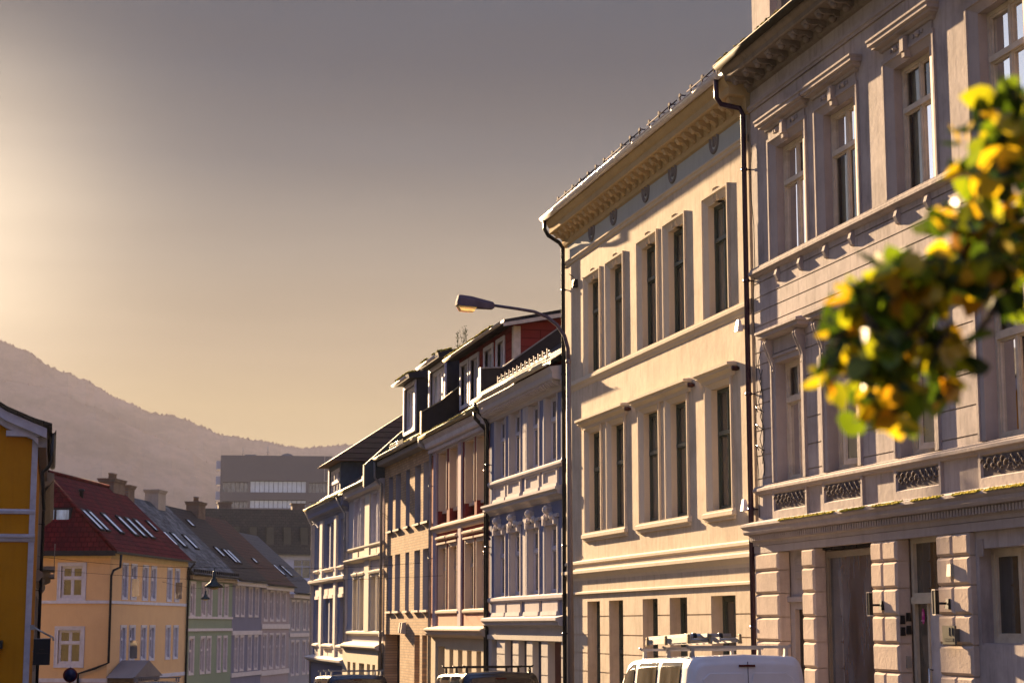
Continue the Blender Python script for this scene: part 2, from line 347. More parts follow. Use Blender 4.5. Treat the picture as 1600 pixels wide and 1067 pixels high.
def flat_surround(W, H, yw, sw=.16, p=.05, st=None, depth=None, bottom=False, ears=0):
    st = sw if st is None else st; f = -yw; mb = MB()
    L = [(-sw, W + sw, 0, H + st, f + .01), (-sw, W + sw, 0, H + st, f - p), (-sw + .05, W + sw - .05, 0, H + st - .05, f - p), (-sw + .05, W + sw - .05, 0, H + st - .05, f - p * .45),
         (0, W, 0, H, f - p * .45), (0, W, 0, H, f + (depth or yw + .02))]
    if bottom: L = [(a, b, (-sw if a <= -sw + 1e-6 else (-sw + .05 if a < -.06 else c)), d, y) for a, b, c, d, y in L]
    mb.loops(L, bottom); return mb
def curtains(o, W, H, depth=.09, pat=0):
    """cloth at both sides of the window with a dark room behind it"""
    mb = MB(); y0, y1 = depth, depth + .55
    mb.poly([(0, y1, 0), (W, y1, 0), (W, y1, H), (0, y1, H)])
    for q in ([(0, y0, 0), (0, y1, 0), (0, y1, H), (0, y0, H)], [(W, y0, 0), (W, y1, 0), (W, y1, H), (W, y0, H)], [(0, y0, 0), (W, y0, 0), (W, y1, 0), (0, y1, 0)], [(0, y0, H), (W, y0, H), (W, y1, H), (0, y1, H)]): mb.poly(q)
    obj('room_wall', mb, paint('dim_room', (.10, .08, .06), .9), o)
    for k, (a, b) in enumerate(((.02, .30 + .08 * (pat % 2)), (.72 - .1 * (pat % 3 == 0), .98))):
        if pat % 4 == 3 and k == 0: continue
        mb = MB(); mb.smooth = True; n = 22
        mb.ring([[(W * (a + (b - a) * q / n), y0 + .06 + .022 * math.sin(q * 1.9 + pat), z) for q in range(n + 1)] for z in (.03, H * .5, H - .03)], False)
        obj('curtain', mb, paint('curtain_cloth', (.70, .70, .72), .9), o)
def T(v, w_):     # apparent coordinate on the facade plane -> true coordinate of something standing w_ proud (about eye)
    k = (11.6 - w_) / 11.6; return v * k
def TZ(z, w_): k = (11.6 - w_) / 11.6; return 1.6 + (z - 1.6) * k

def pipe(B, name, pts, r, mat, brackets=True):
    mb = MB(); mb.tube(pts, r, 10)
    if brackets:
        a, b = Vector(pts[-2]), Vector(pts[-1]); n = max(2, int(abs(a.z - b.z) / 1.9))
        for k in range(n):
            q = a.lerp(b, (k + .5) / n); mb.lathe((q.x, q.y, q.z - .025), [(r * 1.25, 0), (r * 1.25, .05)], 10); mb.box(q.x - .012, q.x + .012, q.y, q.y + .14, q.z - .01, q.z + .012)
    return B.part(name, mb, mat)
def gutter_mesh(x0, x1, y, z, r=.075):
    mb = MB(); sec = []
    for k in range(9):
        t = math.pi + math.pi * k / 8; sec.append((r * math.cos(t), r * math.sin(t)))
    sec += [(r * .86, 0)] + [(r * .86 * math.cos(math.pi - 0 + math.pi * (8 - k) / 8 - math.pi * 0), r * .86 * math.sin(math.pi + math.pi * (8 - k) / 8)) for k in range(9)]
    n = max(1, int((x1 - x0) / 1.2)); mb.smooth = True
    mb.ring([[(x0 + (x1 - x0) * q / n, y + a, z + b) for a, b in sec] for q in range(n + 1)], True, True, True)
    mb.smooth = False
    for q in range(1, n):
        x = x0 + (x1 - x0) * q / n; mb.ring([[(x + dx, y + a * 1.1, z + b * 1.1) for a, b in sec[:9]] for dx in (-.02, .02)], False)
    mb.tube([(x0, y - r, z + .004), (x1, y - r, z + .004)], .011, 6)
    return mb
def moss_mesh(x0, x1, y, z, n, dy=.08, s=.03, dz=.01, fn=None):
    mb = MB()
    for _ in range(n):
        x = random.uniform(x0, x1); r_ = s * random.uniform(.35, 1.2)
        if noise.noise(Vector((x * 1.7, z, 3))) < -.33: continue
        yy = y + random.uniform(-dy, dy); zz = z + random.uniform(-dz, dz)
        if fn: zz += fn(yy)
        i = len(mb.v)
        for q in range(5):
            t = q * 1.257 + random.random(); k = random.uniform(.6, 1.1)
            mb.v.append((x + math.cos(t) * r_ * k * 1.8, yy + math.sin(t) * r_ * k, zz))
        mb.v.append((x, yy, zz + r_ * random.uniform(.5, .9)))
        for q in range(5): mb._f((i + q, i + (q + 1) % 5, i + 5))
    return mb
def roof_mesh(x0, x1, ye, ze, yr, zr, yb, zb, th=.14, ov=0):
    mb = MB(); a, b = x0 - ov, x1 + ov
    P = [(ye, ze), (yr, zr), (yb, zb)]
    up = [(p[0], p[1] + th) for p in P]
    sec = [P[0], up[0], up[1], up[2], P[2], P[1]]
    mb.ring([[(x, y, z) for y, z in sec] for x in (a, b)], True)
    for x in (a, b): mb.poly([(x, *P[0]), (x, *up[0]), (x, *up[1]), (x, *P[1])]); mb.poly([(x, *P[1]), (x, *up[1]), (x, *up[2]), (x, *P[2])])
    return mb
def gable_fill(mb, x, pts): mb.poly([(x, y, z) for y, z in pts])

# ================================================================== setting
def zg(Y): return -.031 * min(Y, 95) if Y > -30 else .93
def strip(name, xs, y0, y1, dz, mat, n=40, label=None):
    mb = MB()
    rows = []
    for k in range(n + 1):
        Y = y0 + (y1 - y0) * k / n; rows.append([(x, Y, zg(Y) + dz) for x in xs])
    mb.ring(rows, False); o = obj(name, mb, mat); o['kind'] = 'structure'; return o
ASPH = plaster('asphalt', (.042, .041, .043), (.025, .025, .026), .6, .2, .5, 30)
PAVE = brick('paving', (.085, .085, .085), (.105, .10, .10), (.05, .05, .05), 1, .35, .35, .01, .3, 'XY')
KERB = plaster('granite_kerb', (.26, .25, .24), None, .3, .2, .3)
EARTH = plaster('ground_earth', (.07, .075, .045), (.04, .045, .03), .6, .2, .5, 3)
g = MB()
ys = [-3000, -200, -30, 0, 30, 60, 95, 150, 400, 1200, 3800]
g.ring([[(x, y, zg(y) - .25) for x in (-3800, -600, -60, 0, 60, 600, 3800)] for y in ys], False)
o = obj('ground', g, EARTH); o['kind'] = 'structure'
strip('road', (1.6, 9.8), -30, 150, 0, ASPH)
strip('pavement', (9.96, 11.6), -30, 84.5, .13, PAVE)
strip('pavement', (-.5, 1.44), -30, 84, .13, PAVE)
for x in (9.8, 1.44):
    mb = MB(); rows = []
    for k in range(61):
        Y = -30 + 114 * k / 60; z = zg(Y); rows.append([(x, Y, z - .05), (x, Y, z + .135), (x + .16, Y, z + .135), (x + .16, Y, z - .05)])
    mb.ring(rows, True, True, True); o = obj('kerb', mb, KERB); o['kind'] = 'structure'

# ================================================================== cream house
CREAM = plaster('cream_plaster', (.53, .43, .32), (.26, .205, .145), .65, .7, .24, 5, .95, .12)
CREAMT = plaster('cream_trim', (.56, .47, .36), (.42, .36, .28), .4, .3, .2)
YL = 41.25
B = Bld('plaster_house', 'tall cream plastered house with a bracketed cornice, between the street lamp and the lilac-grey house', 'house', 11.6, YL, -90, zg(35), 'houses along the right side of the street')
W_ = YL - 29.3
def hx(Ya, Yb): return YL - Ya, YL - Yb
wins = [(31.46, 30.46), (33.76, 32.79), (35.46, 34.48), (37.70, 36.74), (39.42, 38.47)]
gwin = [(31.56, 30.32), (33.87, 32.86), (35.55, 34.6), (37.87, 36.87), (39.52, 38.55)]
holes = []
for a, b in wins:
    xa, xb = hx(a, b)
    holes.append((xa - .15, xb + .15, 7.22, 9.33 + .14, 0)); holes.append((xa - .15, xb + .15, 3.64, 5.88 + .1, 0))
mb = MB(); wall(mb, 0, W_, 2.3, 11.2, holes); shell(mb, 0, W_, -2.5, 11.2, 11)
B.part('wall', mb, CREAM)
mb = MB()                                          # rusticated ground floor
gh = [(hx(a, b)[0], hx(a, b)[1], -.25 if i else -1.25, 2.13, .24) for i, (a, b) in enumerate(gwin)]
wall(mb, 0, W_, -2.5, 2.3, gh, [1.8, 1.4, 1.0, .6, .2, -.2, -.6, -1.0, -1.4], .015, .025, 0)
B.part('ground_floor_wall', mb, CREAM)
for i, (a, b) in enumerate(wins):
    xa, xb = hx(a, b); Wd = xb - xa
    o = window(B, xa, xb, 7.22, 9.33, .15, GREENF, GL, fw=.055, dep=.07, trans=(.68,), mull=1, umull=1, bar=.05)
    child(o, 'surround', surround_mesh(Wd, 2.11, .15, .19, .19, .045, .045, .03, .15), CREAMT)
    k = MB(); k.mould([(0, 0), (.05, 0), (.07, .16), (.12, .2), (.12, .25), (0, .26)], Wd / 2 - .09, Wd / 2 + .09, .2, -.19 + .02); 
    for q in range(len(k.v)): v = k.v[q]; k.v[q] = (v[0], v[1] - (.0 if v[1] > -.18 else .15), v[2] + 2.11)
    child(o, 'keystone', k, CREAMT)
    o = window(B, xa, xb, 3.66, 5.88, .15, GREENF, GL, fw=.055, dep=.07, trans=(.63,), mull=1, umull=1, bar=.05)
    child(o, 'surround', surround_mesh(Wd, 2.22, .15, .19, .14, .045, .045, .03, .15), CREAMT)
for i, (a, b) in enumerate(gwin):
    xa, xb = hx(a, b); window(B, xa, xb, -.25 if i else -1.25, 2.13, .22, GREENF, GL, fw=.07, dep=.07, trans=(.55,), mull=0 if i else 1, bar=.07)
HOOD = [(0, 5.99), (.04, 5.99), (.06, 6.05), (.14, 6.10), (.14, 6.13), (.19, 6.16), (.19, 6.21), (0, 6.25)]
SILL = [(0, 3.46), (.04, 3.46), (.05, 3.51), (.09, 3.53), (.09, 3.60), (.06, 3.62), (.06, 3.65), (0, 3.66)]
for a, b in ((31.46, 30.46), (35.46, 32.79), (39.42, 36.74)):
    xa, xb = hx(a, b)
    mb = MB(); mb.mould(HOOD, xa - .27, xb + .27, .8)
    n = 1 if a == 31.46 else 2
    B.part('hood', mb, CREAMT); mb = MB(); mb.mould(SILL, xa - .22, xb + .22, .6); B.part('sill', mb, CREAMT)
    mb = MB(); mb.lathe((xb + .52, -.0, 6.08), [(.045, -.13), (.05, -.05), (.03, .0)], 10, 'y'); B.part('wall_spotlight', mb, paint('brown_plastic', (.05, .015, .012), .4))
def ledge(prof, mat=CREAMT, x0=0, x1=None, el=True, er=True, name='string_course', b=None):
    mb = MB(); mb.mould(prof, x0, W_ if x1 is None else x1, 0, .02); (b or B).part(name, mb, mat)
ledge([(0, 6.98), (.02, 7.0), (.03, 7.04), (.075, 7.10), (.075, 7.16), (.04, 7.18), (.04, 7.21), (0, 7.22)])
ledge([(0, 10.02), (.03, 10.04), (.04, 10.09), (.065, 10.11), (.065, 10.14), (0, 10.16)])
ledge([(0, 2.60), (.02, 2.66), (.10, 2.76), (.12, 2.76), (.12, 2.82), (.05, 2.85), (.05, 2.94), (.09, 2.97), (.09, 3.02), (0, 3.06)])
ledge([(0, 2.3), (.05, 2.3), (.05, 2.34), (0, 2.36)])
mb = MB(); mb.box(.3, W_ - .02, -.008, .01, 10.165, 10.515); B.part('frieze', mb, plaster('grey_green_frieze', (.40, .41, .385), (.28, .27, .25), .4, .4, .15))
for Yc in (30.95, 33.3, 35.0, 37.24, 38.93):       # oval medallions of the frieze
    mb = MB(); x = YL - Yc; mb.lathe((x, 0, 10.46), [(.15, 0), (.17, -.03), (.21, -.045), (.24, -.03), (.245, .01)], 20, 'y', False)
    mb.lathe((x, 0, 10.46), [(.0001, -.02), (.06, -.035), (.10, -.02), (.11, .01)], 14, 'y', False); mb.box(x - .03, x + .03, -.045, 0, 10.36, 10.56, .005)
    B.part('medallion', mb, plaster('grey_relief', (.20, .175, .165)))
mb = MB()                                          # cornice with scroll brackets
mb.mould([(0, 10.52), (.05, 10.55), (.07, 10.62), (.07, 10.80), (.10, 10.83), (.36, 10.84), (.38, 10.86), (.38, 10.98), (.42, 11.02), (.47, 11.12), (.47, 11.16), (0, 11.2)], 0, W_ + .1, 0)
x = .14
while x < W_:
    s = [(-.05, 10.64), (-.11, 10.66), (-.16, 10.72), (-.24, 10.74), (-.30, 10.77), (-.32, 10.80), (-.32, 10.835), (-.05, 10.835)]
    mb.ring([[(x + dx, a, b) for a, b in s] for dx in (.01, .15)], True, True, True); mb.sphere((x + .08, -.25, 10.755), .055, 9, 6); mb.sphere((x + .08, -.10, 10.68), .05, 8, 6)
    x += .40
B.part('cornice', mb, plaster('ochre_trim', (.46, .34, .19), (.30, .22, .12), .5, .4, .3))
B.part('gutter', gutter_mesh(-.05, W_ + .1, -.53, 11.22, .085), paint('white_gutter', (.62, .58, .58), .3, .15))
B.part('roof', roof_mesh(0, W_ + .1, -.46, 11.17, 5.5, 13.6, 11, 11.2, .1), tiles('dark_roof', (.05, .04, .045), (.07, .05, .05), (.04, .04, .035)))
mb = MB()                                          # snow guard
for k in range(int(W_ / .115)):
    x = .02 + k * .115; mb.box(x, x + .05, -.45, -.42, 11.26, 11.37)
mb.tube([(0, -.435, 11.34), (W_, -.435, 11.34)], .016, 6); mb.tube([(0, -.435, 11.30), (W_, -.435, 11.30)], .016, 6)
k = 0; x = .8
while x < W_ - .3:
    mb.box(x, x + .02, -.40, -.37, 11.28, 11.56); mb.box(x, x + .02, -.38, -.2, 11.54, 11.56); mb.box(x, x + .1, -.41, -.39, 11.5, 11.56)
    x += .62
for a, b in ((.7, 3.9), (4.6, 7.1), (7.5, 9.3), (9.9, 11.95)): mb.tube([(a, -.385, 11.50), (b, -.385, 11.50)], .014, 6)
B.part('snow_guard', mb, paint('purple_grey_metal', (.03, .018, .035), .85, .1, spec=.05))
pipe(B, 'downpipe', [(.12, -.53, 11.15), (.12, -.53, 10.93), (.13, -.44, 10.78), (.15, -.18, 10.62), (.16, -.09, 10.48), (.16, -.09, -1.6)], .047, IRON)
pipe(B, 'downpipe', [(W_ - .12, -.53, 11.15), (W_ - .12, -.53, 10.82), (W_ - .1, -.45, 10.70), (W_ + .0, -.14, 10.62), (W_ + .02, -.09, 10.50), (W_ + .03, -.09, -1.4)], .047, paint('plum_pipe', (.035, .016, .03), .3, .1))
mb = MB(); mb.box(.97, 1.13, -.10, 0, 9.38, 9.56, .01)      # small louvred alarm box beside the top floor
for k in range(5): mb.box(.98, 1.12, -.115, -.10, 9.39 + k * .035, 9.405 + k * .035)
mb.tube([(.95, -.06, 9.64), (1.08, -.2, 9.68)], .01, 6); B.part('alarm_box', mb, DZINC)
for Yc, z in ((29.72, 6.70), (29.62, 3.55)):
    mb = MB(); x = YL - Yc; i = len(mb.v); mb.box(x - .07, x + .07, -.13, -.02, z, z + .2, .03); mb.box(x - .02, x + .02, -.03, .0, z + .05, z + .12); B.part('floodlight', mb, paint('white_plastic', (.7, .68, .7), .35))

# ================================================================== lilac-grey house (number 11)
LIL = plaster('lilac_plaster', (.38, .325, .31), (.13, .11, .11), .75, .8, .22, 7, .92, .18)
LILT = plaster('lilac_trim', (.33, .28, .265), (.16, .135, .135), .5, .4, .3, 9, .92, .18)
LILP = plaster('pier_stone', (.48, .385, .32), (.22, .18, .165), .7, .4, .28, 22)
YL = 29.16
Rb = Bld('town_house', 'weathered lilac-grey house numbered 11 with rusticated stone piers, behind the yellow leaves', 'house', 11.6, YL, -90, zg(22), 'houses along the right side of the street')
B = Rb; W_ = YL - 13.6
tw = [(28.11, 26.96), (26.13, 24.98), (23.60, 22.47), (21.07, 19.93), (18.55, 17.4), (16.1, 14.95)]
mw = [(28.22, 27.17), (26.17, 25.10), (23.66, 22.62), (21.20, 20.12), (18.7, 17.6), (16.2, 15.1)]
holes = []
for a, b in tw: xa, xb = hx(a, b); holes.append((xa - .2, xb + .2, 7.70, 9.62 + .12, 0))
for a, b in mw: xa, xb = hx(a, b); holes.append((xa - .05, xb + .05, 3.93, 5.98, 0))
mb = MB(); wall(mb, 0, W_, 3.0, 11.3, holes, [7.42, 7.17, 6.92, 6.67, 6.22, 6.0, 5.55, 5.33, 4.88, 4.45, 4.06], .02, .02)
shell(mb, 0, W_, -2, 11.3, 12)
B.part('wall', mb, LIL)
for i, (a, b) in enumerate(tw):
    xa, xb = hx(a, b); Wd = xb - xa
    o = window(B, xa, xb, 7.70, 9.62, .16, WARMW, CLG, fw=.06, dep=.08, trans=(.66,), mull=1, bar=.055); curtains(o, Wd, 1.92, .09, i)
    child(o, 'surround', surround_mesh(Wd, 1.92, .16, .25, .17, .04, .05, .03, .16), LILT)
    mb = MB(); mb.mould([(0, 9.92), (.05, 9.94), (.06, 9.98), (.14, 10.0), (.14, 10.03), (.19, 10.05), (.19, 10.10), (.21, 10.12), (.21, 10.15), (0, 10.2)], xa - .24, xb + .24, .8)
    B.part('hood', mb, LILT)
    mb = MB(); mb.box(xa - .2, xb + .2, -.025, .01, 9.80, 9.92); m = (xa + xb) / 2
    mb.box(m - .06, m + .06, -.12, .01, 9.70, 9.93, .008); mb.box(m - .045, m + .045, -.09, .01, 9.62, 9.70)
    for s_ in (-1, 1):
        c = m + s_ * .36; mb.lathe((c, -.02, 9.86), [(.001, -.05), (.03, -.045), (.05, -.02), (.055, .0)], 10, 'y', False)
        for q in range(4): mb.box(c - .16 + q * .09, c - .12 + q * .09, -.05, -.02, 9.83, 9.89, .006)
    B.part('relief_panel', mb, LILT)
    for x in (xa + .05, xb - .13):
        mb = MB(); mb.ring([[(x + d, .01, 7.52), (x + d, -.05, 7.50), (x + d, -.08, 7.40), (x + d, -.04, 7.30), (x + d, .01, 7.28)] for d in (0, .09)], True, True, True)
        B.part('sill_bracket', mb, LILT)
ledge([(0, 7.52), (.03, 7.53), (.05, 7.56), (.10, 7.58), (.10, 7.63), (.07, 7.65), (.07, 7.68), (0, 7.70)], LILT, b=B)
ORN = plaster('dark_relief', (.13, .11, .11), (.06, .05, .05), .6, .4, .3)
def console(mb, x, z0, z1, w=.16, wd=.12):
    h = z1 - z0
    s = [(.01, z0), (-.03, z0), (-.05, z0 + .04 * h), (-.035, z0 + .12 * h), (-.06, z0 + .3 * h), (-.10, z0 + .5 * h), (-w, z0 + .75 * h), (-w - .02, z0 + .88 * h), (-w, z0 + .97 * h), (-w * .8, z1), (.01, z1)]
    mb.ring([[(x + dx, a, b) for a, b in s] for dx in (0, .03)], True, True, True); mb.ring([[(x + dx, a, b) for a, b in s] for dx in (wd - .03, wd)], True, True, True)
    mb.ring([[(x + dx, a * .9, b) for a, b in s] for dx in (.03, wd - .03)], True)
for i, (a, b) in enumerate(mw):
    xa, xb = hx(a, b); Wd = xb - xa
    if i == 1:      # one leaf stands open
        o = window(B, xa, xb, 3.95, 5.93, .16, WARMW, CLG, fw=.06, dep=.08, trans=(.68,), mull=1, bar=.06)
    else: o = window(B, xa, xb, 3.95, 5.93, .16, WARMW, CLG, fw=.06, dep=.08, trans=(.68,), mull=1, bar=.06)
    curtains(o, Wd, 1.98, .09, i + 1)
    child(o, 'surround', flat_surround(Wd, 1.98, .16, .17, .05, .14), LILT)
    if i in (1, 2):
        mf = frame_mesh(Wd * .42, 1.25, fw=.05, dep=.04, trans=(), mull=0); lf = obj('open_leaf', mf, WARMW, o, (Wd - .06 - Wd * .42 * math.cos(R(24)), -.03 - Wd * .42 * math.sin(R(24)) + .02, .06), R(24)); obj('pane', pane_mesh(Wd * .42, 1.25, .05, .04, (), 0), GLB, lf)
    for x in (xa - .17, xb + .06): mb = MB(); console(mb, x, 5.78, 6.33); B.part('console', mb, LILT)
    mb = MB(); mb.box(xa - .04, xb + .05, -.03, .01, 6.09, 6.325); B.part('relief_panel', mb, LILT)
    mb = MB(); mb.mould([(0, 6.33), (.10, 6.335), (.16, 6.36), (.20, 6.37), (.20, 6.42), (.24, 6.44), (.24, 6.48), (0, 6.55)], xa - .2, xb + .2, .7); B.part('hood', mb, LILT)
    # pedestal with ornamental panel below
    mb = MB(); xo, xe = xa - .19, xb + .19
    L = [(xo, xe, 3.30, 3.79, .0), (xo, xe, 3.30, 3.79, -.05), (xo + .06, xe - .06, 3.47, 3.77, -.05), (xo + .08, xe - .08, 3.49, 3.75, -.015), (xo + .085, xe - .085, 3.495, 3.745, -.012)]
    mb.loops(L, True); B.part('pedestal', mb, LILT)
    mb = MB(); mb.box(xo + .08, xe - .08, -.018, -.005, 3.49, 3.75)
    rr = random.Random(i)
    n = 7; cx = (xo + xe) / 2; hw = (xe - xo) / 2 - .12
    for q in range(-n, n + 1):
        c = cx + hw * q / n; big = .075 if q == 0 else .05 + .02 * (abs(q) % 2)
        zc = 3.62 + (.035 if q % 2 else -.02)
        pts = [(c + math.cos(t) * big * (1 - t / 9) * (1 if q > 0 else -1), -.03 - .012 * math.sin(t * 2), zc + math.sin(t) * big * (1.1 - t / 9)) for t in [u * .55 for u in range(11)]]
        mb.tube(pts, [.016 - .001 * u for u in range(11)], 6)
    for q in range(26):
        c = cx + rr.uniform(-hw, hw); zc = rr.uniform(3.52, 3.72); mb.sphere((c, -.022, zc), rr.uniform(.012, .026), 7, 4, (1.2, .8, .8))
    B.part('ornament', mb, ORN)
ledge([(0, 3.78), (.05, 3.79), (.06, 3.82), (.10, 3.84), (.10, 3.88), (.07, 3.90), (.07, 3.92), (0, 3.94)], LILT, b=B)
# belt cornice with moss and dentils above the ground floor
mb = MB(); mb.mould([(.0, 2.92), (.10, 2.925), (.10, 2.98), (.12, 3.0), (.14, 3.0), (.14, 3.10), (.24, 3.11), (.26, 3.15), (.26, 3.2), (.30, 3.24), (.30, 3.28), (.0, 3.36)], -.0, W_, .3, er=False)
x = .0
while x < W_: mb.box(x, x + .045, -.19, -.13, 3.01, 3.095); x += .085
B.part('belt_cornice', mb, LILT)
B.part('moss', moss_mesh(1.6, W_, -.27, 3.30, 9000, .045, .030, .008, lambda y: (y + .17) * .22), MOSS)
# frieze lintel
mb = MB(); mb.box(.0, W_, -.09, .02, 2.80, 2.918); mb.box(-.0, 8.1, .021, .9, 2.86, 3.0); B.part('lintel', mb, LILT)
# top cornice
mb = MB(); mb.mould([(0, 10.86), (.05, 10.88), (.07, 10.93), (.07, 11.02), (.12, 11.04), (.45, 11.05), (.47, 11.07), (.47, 11.14), (.52, 11.2), (.55, 11.25), (0, 11.34)], 0, W_, .0)
x = .16
while x < W_:
    s = [(-.05, 10.93), (-.14, 10.93), (-.18, 10.97), (-.30, 10.96), (-.38, 10.97), (-.42, 11.01), (-.42, 11.045), (-.05, 11.045)]
    mb.ring([[(x + dx, a, b) for a, b in s] for dx in (0, .2)], True, True, True); mb.sphere((x + .1, -.36, 10.96), .06, 8, 6); mb.sphere((x + .1, -.15, 10.93), .07, 8, 6)
    x += .52
B.part('cornice', mb, plaster('sooty_trim', (.22, .18, .15), (.10, .085, .07), .7, .7, .4))
ledge([(0, 10.50), (.03, 10.50), (.04, 10.53), (.06, 10.55), (.06, 10.60), (.02, 10.62), (0, 10.64)], LILT, b=B)
B.part('gutter', gutter_mesh(.0, W_, -.60, 11.30, .075), paint('dark_gutter', (.045, .04, .03), .8, .2, spec=.1))
B.part('moss', moss_mesh(.15, 3.0, -.62, 11.335, 500, .06, .03), MOSS)
# attic storey
mb = MB(); ah = [(.95, 2.15, 11.75, 13.5, .15), (3.2, 4.4, 11.75, 13.5, .15), (5.7, 6.9, 11.75, 13.5, .15), (8.2, 9.4, 11.75, 13.5, .15)]
wall(mb, 0.12, W_, 11.3, 14.6, ah, y=.02); shell(mb, .12, W_, 11.3, 14.6, 12, .02); B.part('attic_wall', mb, LIL)
for h in ah: window(B, h[0], h[1], h[2], h[3], .15, WARMW, GLB, fw=.06, dep=.08, trans=(), mull=1)
B.part('roof', roof_mesh(0, W_, -.25, 14.6, 6, 17, 12, 14.6), MATS['dark_roof'])
# ground floor: recess behind the piers
GR = [(.62 - .0, .0)]
piers = [(29.16, 28.40, False), (27.36, 26.88, False), (24.80, 23.97, True), (22.72, 21.82, True)]
piers = [(29.14, 28.11, False), (27.13, 26.65, False), (24.59, 23.76, True), (22.54, 21.64, True)]
bj = [2.80, 2.50, 2.12, 1.74, 1.35, .95, .55, .15, -.25, -.65, -1.1]
for i, (a, b, split) in enumerate(piers):
    xa, xb = hx(a, b); mb = MB(); mb.box(xa + .03, xb - .03, -.06, .12 if i < 3 else .02, -1.3, 2.86)
    for k in range(len(bj) - 1):
        z1, z0 = bj[k] - .008, bj[k + 1] + .008
        if split and k % 5 != 4:
            m = xa + (xb - xa) * (.47 if i == 2 else .5); mb.rock(xa, m - .008, -.11, .10 if i < 3 else .015, z0, z1, .035); mb.rock(m + .008, xb, -.11, .10 if i < 3 else .015, z0, z1, .035)
        else: mb.rock(xa, xb, -.11, .10 if i < 3 else .015, z0, z1, .035)
    B.part('pier', mb, LILP)
mb = MB(); x4 = hx(21.82, 0)[0]
gw = [(21.55, 20.1), (19.0, 17.5), (16.3, 14.9)]
wall(mb, hx(22.54, 0)[0] + .1, W_, -1.3, 2.80, [(hx(a, b)[0], hx(a, b)[1], 1.36, 2.58, .2) for a, b in gw]); B.part('ground_floor_wall', mb, LIL)
for a, b in gw:
    xa, xb = hx(a, b); o = window(B, xa, xb, 1.38, 2.58, .17, paint('cream_frame', (.48, .40, .31), .5), GL, fw=.07, dep=.08, trans=(), mull=1, bar=.07)
    mb = MB(); mb.box(0, xb - xa, -.15, .0, -.03, .0); child(o, 'sill', mb, LILT)
# bay 1: narrow doorway with vent
DK = paint('brown_door', (.035, .025, .02), .4)
xa, xb = hx(28.10, 27.14); DY = -.11; mb = MB(); mb.box(xa - .1, xb + .1, .13, .19, 2.06, 2.86); mb.box(xa - .02, xb + .02, .05, .19, 1.98, 2.06); mb.box(xa - .02, xa + .16, .11, .23, -1.2, 1.98); mb.box(xb - .1, xb + .02, .11, .23, -1.2, 1.98); mb.box(xa + .161, xb - .101, .11, .23, 1.86, 1.979)
dr = B.part('doorway', mb, LILT); mb = MB(); mb.box(xa + .16, xb - .1, .19, .25, -1.2, 1.86); mb.box(xa + .26, xb - .2, .175, .19, .5, 1.7, .01); B.part('door', mb, DK)
mb = MB(); mb.box(xa + .22, xb - .22, .09, .13, 2.36, 2.70)
for k in range(6): mb.box(xa + .25, xb - .25, .075, .09, 2.39 + k * .05, 2.41 + k * .05)
B.part('vent_grille', mb, LILT)
# bay 2: shop window
xa, xb = hx(26.63, 24.60); mb = MB()
for q in ((xa, xa + .08, -.3, 2.74), (xb - .08, xb, -.3, 2.74)): mb.box(q[0], q[1], .10, .18, q[2], q[3])
mb.box(xa + .08, xb - .08, .1, .18, 2.64, 2.74); mb.box(xa + .08, xb - .08, .1, .18, -.3, -.2); mb.box(xa, xb, .06, .2, -1.2, -.3)
sw_ = B.part('shop_window', mb, paint('bronze_frame', (.20, .16, .12), .4, .1, metal=.2))
mb = MB(); mb.poly([(xa + .08, .14, -.2), (xb - .08, .14, -.2), (xb - .08, .14, 2.64), (xa + .08, .14, 2.64)]); obj('pane', mb, glassmat('shop_glass', (.04, .044, .055), 2.3, .01, .01), sw_)
sw_.children[0].location = (0, 0, 0)
mb = MB(); mb.box(xa + .02, xb - .02, .04, .2, 2.76, 2.85)
for k in range(4): mb.box(xa + .35 + k * .45, xa + .38 + k * .45, .02, .04, 2.75, 2.86)
B.part('awning_box', mb, IRON)
# bay 3: entrance door
xa, xb = hx(23.74, 22.56); FR = paint('ivory_frame', (.46, .40, .31), .5)
mb = MB(); y = .12
mb.box(xa, xa + .08, y, y + .1, -1.2, 2.86); mb.box(xb - .06, xb, y, y + .1, -1.2, 2.86); mb.box(xa + .08, xb - .06, y - .06, y + .1, 1.90, 1.99); mb.box(xa + .08, xb - .06, y, y + .1, 2.74, 2.86); mb.box(xa + .08, xb - .06, y - .03, y + .1, 1.991, 2.05)
mb.box(xa + .44, xa + .49, y, y + .08, -1.0, 1.9)
en = B.part('entrance', mb, FR)
mb = MB(); mb.poly([(xa + .08, y + .05, 2.05), (xb - .06, y + .05, 2.05), (xb - .06, y + .05, 2.74), (xa + .08, y + .05, 2.74)]); mb.poly([(xa + .08, y + .05, -1.0), (xa + .44, y + .05, -1.0), (xa + .44, y + .05, 1.9), (xa + .08, y + .05, 1.9)]); obj('pane', mb, GL, en)
mb = MB(); mb.box(xa + .49, xb - .06, y + .02, y + .08, -1.0, 1.9); mb.box(xa + .56, xb - .14, y + .005, y + .02, -.7, .5, .01); mb.box(xa + .56, xb - .14, y + .005, y + .02, .62, 1.75, .01)
dd = B.part('door', mb, paint('grey_door', (.42, .40, .42), .45))
mb = MB(); mb.tube([(xa + .56, y, 1.0), (xa + .56, y - .06, 1.02), (xa + .56, y - .06, .2), (xa + .56, y, .22)], .014, 8); obj('handle', mb, paint('steel', (.5, .48, .45), .25, .1, metal=.9), dd)
mb = MB(); mb.sphere((xa + .25, y + .035, 1.73), .075, 14, 8, (.62, .06, 1.45)); st = B.part('sticker', mb, paint('magenta_sticker', (.42, .02, .20), .4, .02, 0))
st['label'] = 'small magenta sticker on the glass beside the door'
